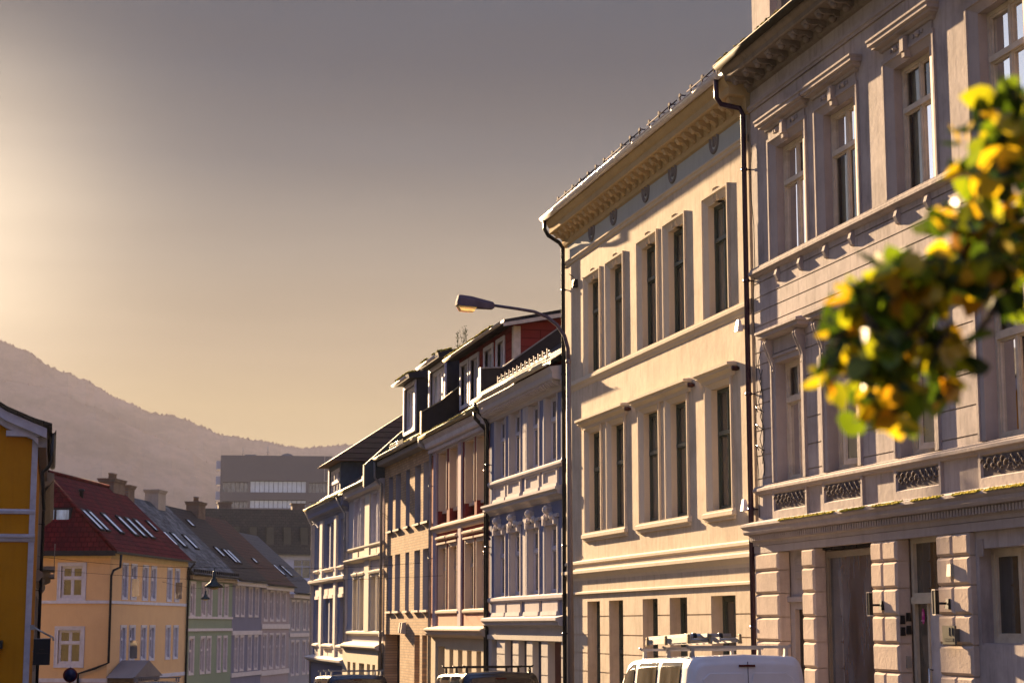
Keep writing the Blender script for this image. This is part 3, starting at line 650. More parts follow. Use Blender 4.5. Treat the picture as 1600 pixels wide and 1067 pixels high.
mb = MB(); mb.sphere((xa + .25, y + .029, 1.76), .03, 10, 6, (.7, .06, 1.2)); mb.box(xa + .20, xa + .30, y + .024, y + .028, 1.66, 1.675); obj('sticker_mark', mb, paint('pink_mark', (.6, .25, .42), .4), st)
for q, (dy, zz) in enumerate(((0, 1.62), (.13, 1.66), (0, 1.46), (.13, 1.48))):    # bell panels on the reveal of the third pier
    mb = MB(); xr = hx(23.76, 0)[0]; mb.box(xr, xr + .03, -.07 + dy * .7, .0 + dy * .7, zz, zz + .12, .004); B.part('bell_panel', mb, IRON)
mb = MB(); mb.box(xr, xr + .03, .0, .08, 1.02, 1.18, .004); B.part('letter_slot', mb, paint('steel_plate', (.35, .32, .28), .4, .1, metal=.4))
for Yc in (24.22, 22.2):                        # box lanterns on short arms
    x = YL - Yc; mb = MB(); mb.box(x - .045, x + .045, -.15, -.10, 1.82, 1.95, .01); mb.tube([(x, -.15, 1.89), (x - .02, -.26, 1.89)], .016, 8)
    lt = B.part('wall_lantern', mb, IRON); mb = MB(); mb.box(x - .08, x - .0, -.31, -.255, 1.75, 2.06); obj('shade', mb, IRON, lt); mb = MB(); mb.box(x - .085, x + .005, -.315, -.25, 2.06, 2.075); mb.box(x - .085, x + .005, -.315, -.25, 1.735, 1.75); mb.box(x - .088, x - .081, -.315, -.25, 1.75, 2.06); obj('rim', mb, WARMW, lt)
x = YL - 22.08; mb = MB(); mb.box(x - .17, x + .17, -.20, -.17, 1.36, 1.60); mb.box(x - .14, x - .12, -.17, -.1, 1.4, 1.56); mb.box(x + .12, x + .14, -.17, -.1, 1.4, 1.56)
sg = B.part('number_plate', mb, paint('grey_plate', (.13, .12, .095), .9, spec=.05))
def text(s, size, mat, parent, loc, rot=(R(90), 0, 0), name='lettering', depth=.003, align='CENTER', sx=1):
    cu = bpy.data.curves.new(name, 'FONT'); cu.body = s; cu.size = size; cu.extrude = depth; cu.align_x = align; cu.align_y = 'CENTER'; cu.space_character = 1.05
    t = bpy.data.objects.new('tmp', cu); COL.objects.link(t); bpy.context.view_layer.update()
    me = bpy.data.meshes.new_from_object(t.evaluated_get(bpy.context.evaluated_depsgraph_get())); bpy.data.objects.remove(t)
    me.materials.clear(); me.materials.append(mat); o = bpy.data.objects.new(name, me); COL.objects.link(o); o.parent = parent; o.location = loc; o.rotation_euler = rot; o.scale = (sx, 1, 1); return o
text('11', .15, IRON, sg, (x + .06, -.204, 1.52), name='numerals')
mb = MB(); mb.box(x - .12, x + .13, -.204, -.2, 1.40, 1.41); [mb.box(x - .12 + q * .032, x - .10 + q * .032, -.204, -.2, 1.415, 1.44) for q in range(8)]; obj('name_line', mb, IRON, sg)
x = YL - 22.1; mb = MB(); mb.box(x - .06, x + .06, -.16, -.1, 2.24, 2.40, .01); B.part('entry_sensor', mb, paint('beige_plastic', (.35, .32, .24), .5))
x = YL - 21.48; mb = MB(); mb.box(x - .07, x + .07, -.02, .0, 2.48, 2.70)
for k in range(7): mb.box(x - .05, x + .05, -.03, -.02, 2.50 + k * .028, 2.51 + k * .028)
B.part('vent_grille', mb, LILT)

mb = MB(); rr = random.Random(4)                  # telephone cable clipped to the wall beside the downpipe
for off_, z0, z1 in ((.30, 6.2, 4.3), (.36, 5.9, 4.1), (.10, 9.9, 3.4)):
    pts = [(off_ + rr.uniform(-.02, .02), -.02 - (.05 if q % 3 == 1 else 0), z0 + (z1 - z0) * q / 9) for q in range(10)]; mb.tube(pts, .007, 5)
for z in (5.2, 4.9, 4.55): mb.tube([(.12, -.02, z), (.2, -.09, z + .08), (.32, -.09, z + .03), (.38, -.02, z - .03)], .009, 5)
B.part('cable', mb, IRON)

# ================================================================== the lower row beyond the cream house
def shadeprof(w_, z0, z1):      # eaves cornice profile growing to projection w_
    return [(0, z0), (w_ * .15, z0 + .01), (w_ * .2, z0 + (z1 - z0) * .2), (w_ * .75, z0 + (z1 - z0) * .3), (w_ * .8, z0 + (z1 - z0) * .33), (w_ * .8, z0 + (z1 - z0) * .62), (w_ * .95, z0 + (z1 - z0) * .8), (w_, z0 + (z1 - z0) * .9), (w_, z1 - .02), (0, z1)]
# ---- blue house
YL = 49.0; NEAR = 41.27
BLU = plaster('blue_boards', (.16, .175, .27), (.11, .12, .18), .4, .3, .15); BTR = plaster('blue_house_trim', (.43, .39, .385), (.28, .25, .25), .3, .3, .15)
B = Bld('blue_house', 'narrow slate-blue house with pale window surrounds, directly left of the tall cream house', 'house', 11.6, YL, -90, zg(45), 'houses along the right side of the street')
W_ = YL - NEAR
tw = [(48.25, 47.25), (46.62, 45.62), (44.75, 43.75), (43.05, 42.05)]
holes = []
for a, b in tw: xa, xb = hx(a, b); holes += [(xa - .05, xb + .05, 5.5, 7.17, 0), (xa - .05, xb + .05, 2.36, 4.05, 0)]
mb = MB(); wall(mb, 0, W_, 1.7, 7.6, holes); shell(mb, 0, W_, -3, 7.6, 10); B.part('wall', mb, BLU)
for i, (a, b) in enumerate(tw):
    xa, xb = hx(a, b)
    for z0, z1 in ((5.5, 7.12), (2.36, 4.0)):
        o = window(B, xa, xb, z0, z1, .13, LILACW, GLB, fw=.07, dep=.06, trans=(.66,), mull=0, bar=.06)
        child(o, 'surround', flat_surround(xb - xa, z1 - z0, .13, .13, .03, .12), BTR)
    mb = MB(); xo, xe = xa - .2, xb + .2      # panel and pedestal under the upper window
    mb.loops([(xo, xe, 4.93, 5.34, 0), (xo, xe, 4.93, 5.34, -.05), (xo + .12, xe - .12, 5.02, 5.28, -.05), (xo + .12, xe - .12, 5.02, 5.28, -.01), (xo + .12, xo + .12 + .001, 5.02, 5.28, -.01)][:4], True)
    mb.poly([(xo + .12, -.012, 5.02), (xe - .12, -.012, 5.02), (xe - .12, -.012, 5.28), (xo + .12, -.012, 5.28)])
    mb.box(xo - .04, xe + .04, -.09, .01, 4.88, 4.96, .01); B.part('panel', mb, BTR)
    mb = MB(); mb.box(xo, xe, -.05, .01, 1.93, 2.22); mb.box(xo - .04, xe + .04, -.1, .01, 1.84, 1.94, .015); B.part('panel', mb, BTR)
    m = (xa + xb) / 2                          # carved head over the lower window
    mb = MB(); mb.box(xo - .02, xe + .02, -.07, .01, 4.16, 4.24); console(mb, m - .08, 4.06, 4.42, .15, .16)
    for s_ in (-1, 1): mb.sphere((m + s_ * .26, -.07, 4.2), .09, 9, 6, (1, .8, 1)); mb.box(m + s_ * .5 - .05, m + s_ * .5 + .05, -.1, .01, 4.0, 4.18)
    mb.sphere((m, -.13, 4.36), .1, 9, 6); B.part('carved_head', mb, BTR)
x = hx(45.1, 0)[0]
mb = MB(); mb.box(x - .13, x + .17, -.03, .01, 2.3, 4.35); B.part('pilaster', mb, BTR); mb = MB(); mb.box(x - .13, x + .17, -.03, .01, 5.5, 7.12); B.part('pilaster', mb, BTR)
def L_(prof, m, name='string_course', ret=0, el=False, er=False): mb = MB(); mb.mould(prof, 0, W_, ret, .02, el, er); return B.part(name, mb, m)
L_([(0, 5.33), (.08, 5.34), (.11, 5.39), (.11, 5.44), (.06, 5.48), (0, 5.5)], BTR)
L_([(0, 4.55), (.06, 4.58), (.10, 4.64), (.20, 4.68), (.20, 4.74), (.26, 4.78), (.26, 4.83), (0, 4.9)], BTR, 'belt_cornice')
L_([(0, 2.2), (.08, 2.21), (.10, 2.25), (.10, 2.32), (0, 2.36)], BTR)
L_([(0, 1.48), (.05, 1.5), (.08, 1.58), (.2, 1.62), (.2, 1.68), (.26, 1.72), (.26, 1.78), (0, 1.85)], BTR, 'belt_cornice')
mb = MB(); mb.mould([(0, 7.12), (.05, 7.14), (.05, 7.2), (.10, 7.26), (.10, 7.36), (.30, 7.38), (.32, 7.42), (.32, 7.52), (.36, 7.6), (.38, 7.66), (.0, 7.72)], 0, W_, 0, .02, False, False); x = .05
while x < W_ - .1: mb.ring([[(x + dx, -.08, 7.24), (x + dx, -.2, 7.26), (x + dx, -.28, 7.32), (x + dx, -.28, 7.375), (x + dx, -.08, 7.375)] for dx in (0, .1)], True, True, True); x += .2
B.part('cornice', mb, BTR)
B.part('gutter', gutter_mesh(-.02, W_ - .25, -.44, 7.76, .075), paint('bright_gutter', (.50, .46, .38), .55, .15))
B.part('roof', roof_mesh(0, W_, -.36, 7.72, 5.2, 11.6, 10, 7.9, .08), tiles('black_slate', (.025, .022, .022), (.04, .035, .035), (.03, .03, .026), .25, .25, .5))
mb = MB()
for k in range(int((W_ - .3) / .12)):
    x = .05 + k * .12; mb.box(x, x + .045, -.36, -.34, 7.83, 7.95)
mb.tube([(0, -.35, 7.90), (W_ - .1, -.35, 7.90)], .014, 6)
x = 2.2
while x < W_ - .2:
    mb.box(x, x + .02, -.32, -.29, 7.9, 8.16); mb.box(x, x + .2, -.31, -.29, 8.08, 8.10); mb.box(x, x + .3, -.31, -.29, 8.0, 8.02); x += .42
B.part('snow_guard', mb, paint('bronze_rail', (.22, .16, .17), .6, .1))
mb = MB(); wall(mb, 0, W_, -3, 1.7, [(hx(a, b)[0], hx(a, b)[1], -1.6, 1.22, .2) for a, b in ((48.5, 47.9), (47.0, 46.15), (45.55, 44.72), (44.15, 43.3), (42.7, 41.5))], [.86, .42, -.02, -.45], .015, .03, -.06)
mb.box(0, W_, -.10, -.062, 1.24, 1.36); B.part('ground_floor_wall', mb, plaster('blue_base', (.42, .38, .34), (.28, .24, .22), .3, .3, .2))
for a, b in ((48.5, 47.9), (47.0, 46.15), (45.55, 44.72), (44.15, 43.3)): xa, xb = hx(a, b); mb = MB(); mb.box(xa, xb, .1, .14, -1.6, 1.22); B.part('shutter', mb, paint('navy_shutter', (.035, .04, .07), .5))
mb = MB(); xa, xb = hx(42.7, 41.5); mb.box(xa, xb, .12, .16, -1.6, 1.22); mb.box(xa + .5, xa + .9, .1, .12, -1, .9, .01); B.part('door', mb, paint('oxblood_door', (.10, .02, .01), .4))
pipe(B, 'downpipe', [(.0, -.44, 7.7), (.02, -.40, 7.52), (.10, -.2, 7.30), (.12, -.10, 7.1), (.10, -.10, -1.9)], .05, IRON)

# ---- red house
YL = 56.95; NEAR = 49.02
RED = plaster('red_boards', (.20, .035, .03), (.12, .02, .02), .4, .3, .2); RTR = plaster('red_house_trim', (.50, .40, .31), (.36, .27, .2), .35, .3, .15)
PINK = plaster('pink_plaster', (.52, .28, .19), (.34, .18, .13), .4, .4, .2)
B = Bld('red_house', 'dark red house with cream paired windows below a wide red timber dormer', 'house', 11.6, YL, -90, zg(53), 'houses along the right side of the street')
W_ = YL - NEAR
tw = [(55.85, 54.75), (54.25, 53.2), (52.05, 50.95), (50.55, 49.6)]
holes = []
for a, b in tw: xa, xb = hx(a, b); holes += [(xa - .05, xb + .05, 4.72, 6.95, .22), (xa - .04, xb + .04, 2.08, 3.99, 0)]
mb = MB(); wall(mb, 0, W_, 1.3, 7.3, holes); shell(mb, 0, W_, -3.2, 7.3, 10); B.part('wall', mb, RED)
for a, b in tw:
    xa, xb = hx(a, b)
    o = window(B, xa, xb, 5.12, 6.9, .2, RTR, GLW, fw=.07, dep=.06, trans=(.64,), mull=0, bar=.05)
    child(o, 'surround', flat_surround(xb - xa, 1.78, .2, .07, .02, .12), RTR)
    mb = MB(); mb.box(xa, xb, .10, .2, 5.04, 5.12); B.part('sill', mb, RTR)
    o = window(B, xa, xb, 2.08, 3.95, .15, RTR, GLW, fw=.07, dep=.06, trans=(.66,), mull=0, bar=.05)
    child(o, 'surround', flat_surround(xb - xa, 1.87, .15, .07, .02, .1), RTR)
    mb = MB(); mb.mould([(0, 4.06), (.07, 4.07), (.07, 4.12), (0, 4.14)], xa - .1, xb + .1, .3); mb.mould([(0, 4.2), (.06, 4.21), (.10, 4.24), (.10, 4.29), (0, 4.33)], xa - .12, xb + .1, .3); B.part('hood', mb, RTR)
LILP2 = plaster('mauve_pilaster', (.42, .34, .36), (.3, .24, .26), .3, .3, .1)
for a, b in ((52.85, 52.45), (56.5, 56.1)): xa, xb = hx(a, b); mb = MB(); mb.box(xa, xb, -.06, .01, 1.5, 7.1); B.part('pilaster', mb, LILP2)
for a, b in ((55.95, 52.95), (52.1, 49.4)):
    xa, xb = hx(a, b); mb = MB(); mb.box(xa, xb, -.03, .01, 1.52, 1.92); B.part('panel', mb, PINK)
    mb = MB(); mb.mould([(0, 1.94), (.06, 1.95), (.08, 1.98), (.08, 2.04), (0, 2.08)], xa - .05, xb + .05, .3); B.part('sill', mb, RTR)
L_([(0, 4.42), (.05, 4.44), (.07, 4.5), (.07, 4.54), (.13, 4.58), (.13, 4.64), (0, 4.7)], RTR)
L_([(0, 1.24), (.05, 1.26), (.18, 1.32), (.20, 1.36), (.20, 1.42), (.26, 1.46), (.26, 1.50), (0, 1.6)], RTR, 'belt_cornice')
mb = MB(); mb.mould([(0, 6.95), (.04, 6.97), (.04, 7.08), (.08, 7.1), (.24, 7.14), (.26, 7.18), (.26, 7.3), (.32, 7.38), (.34, 7.44), (0, 7.48)], 0, W_, 0, .02, False, False); x = .05
while x < W_ - .1: mb.box(x, x + .07, -.16, -.06, 7.0, 7.10); x += .14
B.part('cornice', mb, LILACW)
B.part('gutter', gutter_mesh(-.02, W_ + .1, -.41, 7.52, .075), paint('weathered_gutter', (.26, .23, .14), .7, .2))
B.part('moss', moss_mesh(0, W_, -.36, 7.57, 1500, .1, .04, .015), MOSS)
B.part('roof', roof_mesh(0, W_, -.34, 7.46, 5.2, 11.35, 10, 7.6, .08), MATS['black_slate'])
gh = [(55.9, 54.9, .98), (54.2, 53.65, .9), (53.0, 52.4, .9), (51.8, 51.2, .9), (50.6, 50.0, .9)]
mb = MB(); wall(mb, 0, W_, -3.2, 1.3, [(hx(a, b)[0], hx(a, b)[1], -2, t, .25) for a, b, t in gh]); B.part('ground_floor_wall', mb, plaster('tan_base', (.46, .38, .26), (.3, .24, .17), .3, .3, .2))
for a, b, t in gh: xa, xb = hx(a, b); mb = MB(); mb.box(xa, xb, .2, .24, -2, t); B.part('shop_window', mb, GLW)
pipe(B, 'downpipe', [(W_ - .12, -.41, 7.45), (W_ - .12, -.40, 7.3), (W_ - .1, -.2, 7.08), (W_ - .1, -.09, 6.95), (W_ - .1, -.09, -2)], .05, IRON)
# dormer of the red house
mb = MB(); xa, xb = .55, W_ - .15; dy = .75
wl = [(.85, 1.85), (2.25, 3.25), (4.15, 5.15), (5.75, 6.55)]
wall(mb, xa, xb, 7.9, 10.0, [(a, b, 8.45, 9.72, .1) for a, b in wl], y=dy)
for x in (xa, xb): mb.poly([(x, dy, 7.9), (x, dy, 10.0), (x, 5.4, 10.95), (x, 5.4, 7.9)])
RB = brick('red_cladding', (.22, .035, .03), (.17, .028, .025), (.07, .012, .01), 1, 3.0, .24, .012, .5, 'YZ')
dm = B.part('dormer', mb, RB); dm['label'] = 'wide red timber dormer with four white windows'
for a, b in wl:
    mb = frame_mesh(b - a, 1.27, fw=.07, dep=.06, trans=(), mull=0); mb.loops([(-.12, b - a + .12, -.12, 1.39, -.07), (-.12, b - a + .12, -.12, 1.39, -.12), (0, b - a, 0, 1.27, -.12), (0, b - a, 0, 1.27, 0)], True)
    o = obj('window', mb, LILACW, dm, (a, dy + .08, 8.45 )); o.location.z = 8.45
    obj('pane', pane_mesh(b - a, 1.27, .07, .06, (), 0), glassmat('dormer_painted_sheen', (.22, .23, .24), 2.4), o)  # pale reflection on the dormer panes is part of their base colour
mb = MB(); mb.ring([[(x, dy - .38, 9.93), (x, dy - .38, 10.06), (x, 5.4, 11.12), (x, 5.4, 10.98)] for x in (xa - .3, xb + .28)], True, True, True)
obj('dormer_roof', mb, MATS['black_slate'], dm)
mb = gutter_mesh(xa - .3, xb + .3, dy - .44, 9.98, .06); obj('gutter', mb, WARMW, dm)
mb = MB(); mb.ring([[(x, dy - .4, 9.86), (x, dy - .4, 9.96), (x, 5.4, 11.0), (x, 5.4, 10.85)] for x in (xb + .285, xb + .30)], True, True, True); mb.box(xb - .2, xb + .02, dy - .03, dy + .17, 8.2, 9.93); obj('corner_board', mb, WARMW, dm)
obj('moss', moss_mesh(xa - .3, xb - 1.2, dy - .30, 10.10, 1500, .12, .045, .012), MOSS, dm)
WEED = plaster('weed_leaf', (.09, .10, .04), (.05, .06, .03))
for x0 in (1.2, 2.0, 2.3):
    mb = MB(); rr = random.Random(int(x0 * 10)); z0 = 10.2
    for s_ in range(3):
        p = Vector((x0, dy - .2, z0)); pts = [p.copy()]
        for q in range(4): p = p + Vector((rr.uniform(-.06, .06), rr.uniform(-.04, .04), .13)); pts.append(p.copy())
        mb.tube(pts, .006, 5)
        for q in range(10):
            c = pts[rr.randint(1, 4)] + Vector((rr.uniform(-.07, .07), rr.uniform(-.05, .05), rr.uniform(-.02, .05))); d = Vector((rr.uniform(-1, 1), rr.uniform(-1, 1), rr.uniform(-.3, .8))).normalized() * .05; e = d.cross(Vector((0, 1, .3))).normalized() * .018
            mb.poly([c, c + d * .5 + e, c + d, c + d * .5 - e])
    obj('weed', mb, WEED, dm)
def party(B, xloc, prof, name='party_wall', th=.16, mat=None, edge=None):
    """upstand between two roofs: prof = [(y, ztop)], bottom follows below"""
    mb = MB(); rows = []
    pts = [(y, z) for y, z in prof] + [(prof[-1][0], prof[-1][1] - 1.6), (prof[0][0], prof[0][1] - .8)]
    mb.ring([[(xloc + d, y, z) for y, z in pts] for d in (0, th)], True, True, True)
    o = B.part(name, mb, mat or DZINC)
    mb = MB(); mb.ring([[(x, y, z + dz) for x, dz in ((xloc - .03, 0), (xloc + th + .03, 0), (xloc + th + .03, .04), (xloc - .03, .04))] for y, z in prof], True, True, True); mb.box(xloc - .03, xloc + th + .03, prof[0][0] - .03, prof[0][0], prof[0][1] - .75, prof[0][1] + .04)
    obj('coping', mb, edge or ZINC, o); return o
party(B, W_ - .14, [(-.25, 8.66), (.36, 8.70), (2.3, 10.1), (5.2, 12.1)])

# ---- brick house
YL = 65.6; NEAR = 56.97
BRK = brick('buff_brick', (.42, .27, .145), (.56, .38, .22), (.30, .23, .16), 1, .24, .09, .014, .7)
GBR = paint('dark_brick_side', (.05, .045, .045), .7)
B = Bld('brick_house', 'buff brick house with two dark metal dormers, left of the dark red house', 'house', 11.6, YL, -90, zg(61), 'houses along the right side of the street')
W_ = YL - NEAR
tw = [(64.75, 63.9), (63.4, 62.4), (61.45, 60.75), (59.85, 58.85), (58.4, 57.4)]
holes = []
for a, b in tw: xa, xb = hx(a, b); holes += [(xa, xb, 4.92, 6.85, .2), (xa, xb, 2.1, 4.05, .2)]
holes += [(hx(65.2, 63)[0], hx(65.2, 62.3)[1], -2.6, 1.3, .5), (hx(59.7, 58.8)[0], hx(59.7, 58.8)[1], -2, 1.3, .2), (hx(58.4, 57.6)[0], hx(58.4, 57.6)[1], -2, 1.3, .2)]
mb = MB(); wall(mb, 0, W_, -3.2, 7.5, holes); shell(mb, 0, W_, -3.2, 7.5, 10); B.part('wall', mb, BRK)
GB = paint('grey_blue_frame', (.20, .21, .25), .45)
for a, b in tw:
    xa, xb = hx(a, b)
    for z0, z1 in ((4.92, 6.85), (2.1, 4.05)):
        o = window(B, xa, xb, z0, z1, .17, GB, GLB, fw=.06, dep=.06, trans=(), mull=0)
        mb = MB(); mb.loops([(.002, xb - xa - .002, .002, z1 - z0 - .002, -.165), (.002, xb - xa - .002, .002, z1 - z0 - .002, .0)], True); child(o, 'lining', mb, plaster('grey_lining', (.30, .29, .32)))
        mb = MB(); mb.box(xa - .06, xb + .06, -.09, .17, z0 - .07, z0 - .001); B.part('sill', mb, DZINC if z0 > 4 else WARMW)
mb = MB(); mb.box(hx(65.2, 0)[0], hx(62.3, 0)[0], .45, .5, -2.6, 1.3); B.part('gate', mb, paint('dark_gate', (.02, .015, .012), .5))
for a, b in ((59.7, 58.8), (58.4, 57.6)): xa, xb = hx(a, b); mb = MB(); mb.box(xa, xb, .17, .2, -2, 1.3); B.part('shop_window', mb, GLB)
for Yc in (61.6, 61.2): mb = MB(); x = YL - Yc; mb.ring([[(x, -.02, 1.32), (x + .1, -.02, 1.32), (x + .16, -.02, 1.72), (x + .02, -.02, 1.72)], [(x - .02, -.2, 1.36), (x + .08, -.2, 1.36), (x + .12, -.16, 1.7), (x, -.16, 1.7)]], True, True, True); B.part('wall_light', mb, WARMW)
L_([(0, 7.28), (.05, 7.30), (.28, 7.32), (.30, 7.36), (.30, 7.48), (0, 7.52)], plaster('grey_fascia', (.26, .25, .26)), 'eaves')
B.part('gutter', gutter_mesh(-.1, W_ - .05, -.40, 7.58, .08), paint('bright_zinc_gutter', (.46, .42, .32), .6, .2))
B.part('roof', roof_mesh(0, W_, -.34, 7.5, 5.2, 11.35, 10, 7.6, .08), tiles('mossy_tiles', (.10, .08, .05), (.14, .10, .06), (.30, .26, .08), .3, .25, .6, (.34, .30, .10)))
B.part('moss', moss_mesh(0, W_ - .1, -.12, 7.76, 2200, .22, .05, .015, lambda y: (y + .12) * .7), MOSS)
mb = MB()
for k in range(16): mb.box(2.6 + k * .16, 2.66 + k * .16, -.30, -.27, 7.62, 7.84)
for z in (7.7, 7.78, 7.86): mb.tube([(2.5, -.285, z), (5.3, -.285, z)], .014, 6)
B.part('snow_guard', mb, IRON)
pipe(B, 'downpipe', [(W_ - .1, -.40, 7.5), (W_ - .1, -.40, 7.3), (W_ + .1, -.2, 7.15), (W_ + .2, -.10, 7.1), (W_ + .22, -.1, -2)], .05, ZINC)
pipe(B, 'downpipe', [(.05, -.40, 7.5), (.03, -.38, 6.9), (.02, -.12, 6.7), (.02, -.1, -2)], .045, ZINC)
for (x0, x1, lab) in ((.35, 2.75, 'dark metal dormer nearer the far end'), (5.0, 7.9, 'dark metal dormer nearer the red house')):
    dy = .62; zt = 10.25; mb = MB()
    wall(mb, x0, x1, 7.9, zt, [(x0 + .25, x1 - .2, 8.5, zt - .18, .1)], y=dy)
    for x in (x0, x1): mb.poly([(x, dy, 7.9), (x, dy, zt), (x, 4.6, zt + .35), (x, 4.6, 7.9)])
    d_ = B.part('dormer', mb, DZINC); d_['label'] = lab
    Wd, Hd = x1 - x0 - .45, zt - 8.68
    mb = frame_mesh(Wd, Hd, fw=.09, dep=.08, trans=(), mull=2, bar=.12); mb.loops([(-.14, Wd + .14, -.12, Hd + .14, -.05), (-.14, Wd + .14, -.12, Hd + .14, -.11), (0, Wd, 0, Hd, -.11), (0, Wd, 0, Hd, 0)], True); o = obj('window', mb, LILACW, d_, (x0 + .25, dy + .05, 8.5)); obj('pane', pane_mesh(Wd, Hd, .09, .08, (), 2), MATS['dormer_painted_sheen'], o)
    mb = MB(); mb.ring([[(x, dy - .3, zt - .02), (x, dy - .34, zt + .14), (x, dy + 1.0, zt + .46), (x, 4.6, zt + .56), (x, 4.6, zt + .2)] for x in (x0 - .12, x1 + .12)], True, True, True); obj('dormer_roof', mb, DZINC, d_)
    obj('gutter', gutter_mesh(x0 - .15, x1 + .15, dy - .40, zt + .02, .06), LILACW, d_)
    obj('moss', moss_mesh(x0 - .1, x1 + .12, dy - .1, zt + .24, 900, .25, .05, .02, lambda y: (y - dy + .1) * .24), MOSS, d_)
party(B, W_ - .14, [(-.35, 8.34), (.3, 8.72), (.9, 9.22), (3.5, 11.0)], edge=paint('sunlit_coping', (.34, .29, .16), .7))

# ---- pale grey house
YL = 73.9; NEAR = 65.62
PAL = plaster('pale_plaster', (.42, .40, .42), (.30, .28, .30), .3, .3, .15); PTR = plaster('pale_trim', (.56, .50, .40), (.4, .35, .28), .3, .3, .1)
B = Bld('pale_house', 'pale grey rendered house with cream cornices, left of the buff brick house', 'house', 11.6, YL, -90, zg(70), 'houses along the right side of the street')
W_ = YL - NEAR
tw = [(72.35, 71.4), (70.75, 69.75), (68.2, 67.15), (66.75, 65.85)]
holes = []
for a, b in tw: xa, xb = hx(a, b); holes += [(xa - .04, xb + .04, 4.66, 6.54, 0), (xa - .04, xb + .04, 1.42, 3.44, 0)]
mb = MB(); wall(mb, 0, W_, .8, 6.9, holes); shell(mb, 0, W_, -3.4, 6.9, 10); B.part('wall', mb, PAL)
for a, b in tw:
    xa, xb = hx(a, b)
    for z0, z1 in ((4.66, 6.5), (1.42, 3.4)):
        o = window(B, xa, xb, z0, z1, .14, LILACW, GLB, fw=.07, dep=.06, trans=(.66,), mull=0); child(o, 'surround', flat_surround(xb - xa, z1 - z0, .14, .1, .04), PTR if z0 < 2 else LILACW)
    mb = MB(); mb.mould([(0, 3.5), (.1, 3.52), (.12, 3.58), (.12, 3.62), (0, 3.66)], xa - .12, xb + .12, .3); mb.mould([(0, 3.4), (.05, 3.41), (.05, 3.48), (0, 3.5)], xa, xb, .3); B.part('hood', mb, PTR)
    mb = MB(); mb.box(xa - .14, xb + .14, -.05, .01, 4.24, 4.5); B.part('panel', mb, PTR)
mb = MB(); xa, xb = hx(69.5, 68.45); mb.box(xa, xb, -.08, .01, 1.4, 6.55); B.part('pilaster', mb, PTR)
L_([(0, 4.52), (.09, 4.54), (.11, 4.58), (.11, 4.63), (0, 4.66)], PTR)
L_([(0, 4.02), (.06, 4.04), (.2, 4.1), (.22, 4.14), (.22, 4.18), (0, 4.24)], PTR, 'belt_cornice')
L_([(0, 1.24), (.09, 1.26), (.11, 1.30), (.11, 1.37), (0, 1.4)], PTR)
L_([(0, .64), (.06, .66), (.26, .74), (.3, .80), (.3, .86), (0, 1.0)], PTR, 'belt_cornice')
L_(shadeprof(.32, 6.55, 6.92), PAL, 'cornice')
B.part('gutter', gutter_mesh(-.02, W_, -.38, 6.97, .07), MATS['weathered_gutter'])
B.part('roof', roof_mesh(0, W_, -.3, 6.9, 5.2, 10.6, 10, 7, .08), MATS['mossy_tiles'])
mb = MB(); mb.box(4.0, W_ - .3, -.15, -.12, 7.12, 7.3); B.part('snow_guard', mb, ZINC)
mb = MB(); wall(mb, 0, W_, -3.4, .8, [(hx(a, b)[0], hx(a, b)[1], -2.2, .2, .25) for a, b in ((72.6, 71.9), (71.3, 70.6), (69.8, 68.6), (68, 67.3), (66.8, 66.2))], y=-.18); B.part('ground_floor_wall', mb, plaster('sand_base', (.50, .43, .30), (.36, .3, .2), .3, .3, .2))
for a, b in ((72.6, 71.9), (71.3, 70.6), (69.8, 68.6), (68, 67.3), (66.8, 66.2)): xa, xb = hx(a, b); mb = MB(); mb.box(xa, xb, .0, .04, -2.2, .2); B.part('shop_window', mb, GLW)
party(B, W_ - .14, [(-.75, 7.35), (.5, 8.5), (1.6, 9.4), (3.5, 10.8)], mat=TEALM, edge=MATS['sunlit_coping'])
pipe(B, 'downpipe', [(W_ - .05, -.38, 6.95), (W_ - .02, -.36, 6.8), (W_, -.12, 6.6), (W_, -.1, -2)], .045, WARMW)

# ---- farthest blue-grey house
YL = 84.5; NEAR = 73.92
FB = plaster('blue_grey_plaster', (.19, .21, .30), (.14, .155, .22), .3, .3, .15); FT = plaster('far_trim', (.56, .50, .44), (.4, .35, .3), .3, .3, .1)
B = Bld('blue_grey_house', 'farthest blue-grey house of the right-hand row, with a tiled hipped dormer', 'house', 11.6, YL, -90, zg(79), 'houses along the right side of the street')
W_ = YL - NEAR
tw = [(83.0, 81.9), (80.2, 79.2), (78.9, 77.6), (76.0, 74.9)]
pil = [(84.4, 83.9), (81.6, 80.8), (77.3, 76.7), (74.4, 73.95)]
holes = []
for a, b in tw: xa, xb = hx(a, b); holes += [(xa, xb, 4.08, 6.0, .16), (xa, xb, .84, 2.75, .16)]
mb = MB(); wall(mb, 0, W_, -3.4, 6.8, holes); shell(mb, 0, W_, -3.4, 6.8, 10); B.part('wall', mb, FB)
for a, b in tw:
    xa, xb = hx(a, b)
    for z0, z1 in ((4.08, 6.0), (.84, 2.75)):
        o = window(B, xa, xb, z0, z1, .14, GB, GLB, fw=.07, dep=.06, trans=(.66,), mull=0)
    mb = MB(); mb.mould([(0, 3.9), (.12, 3.93), (.16, 3.98), (.16, 4.03), (0, 4.08)], xa - .15, xb + .15, .3); B.part('sill', mb, FT); mb = MB(); mb.mould([(0, .6), (.12, .64), (.16, .72), (.16, .78), (0, .84)], xa - .15, xb + .15, .3); B.part('sill', mb, FT)
    mb = MB(); mb.box(xa - .06, xb + .06, -.05, .01, 2.78, 3.2); mb.box(xa - .02, xb + .02, -.09, .01, 2.76, 2.9); B.part('panel', mb, FT); mb = MB(); mb.box(xa - .06, xb + .06, -.04, .01, .25, .6); B.part('panel', mb, FT)
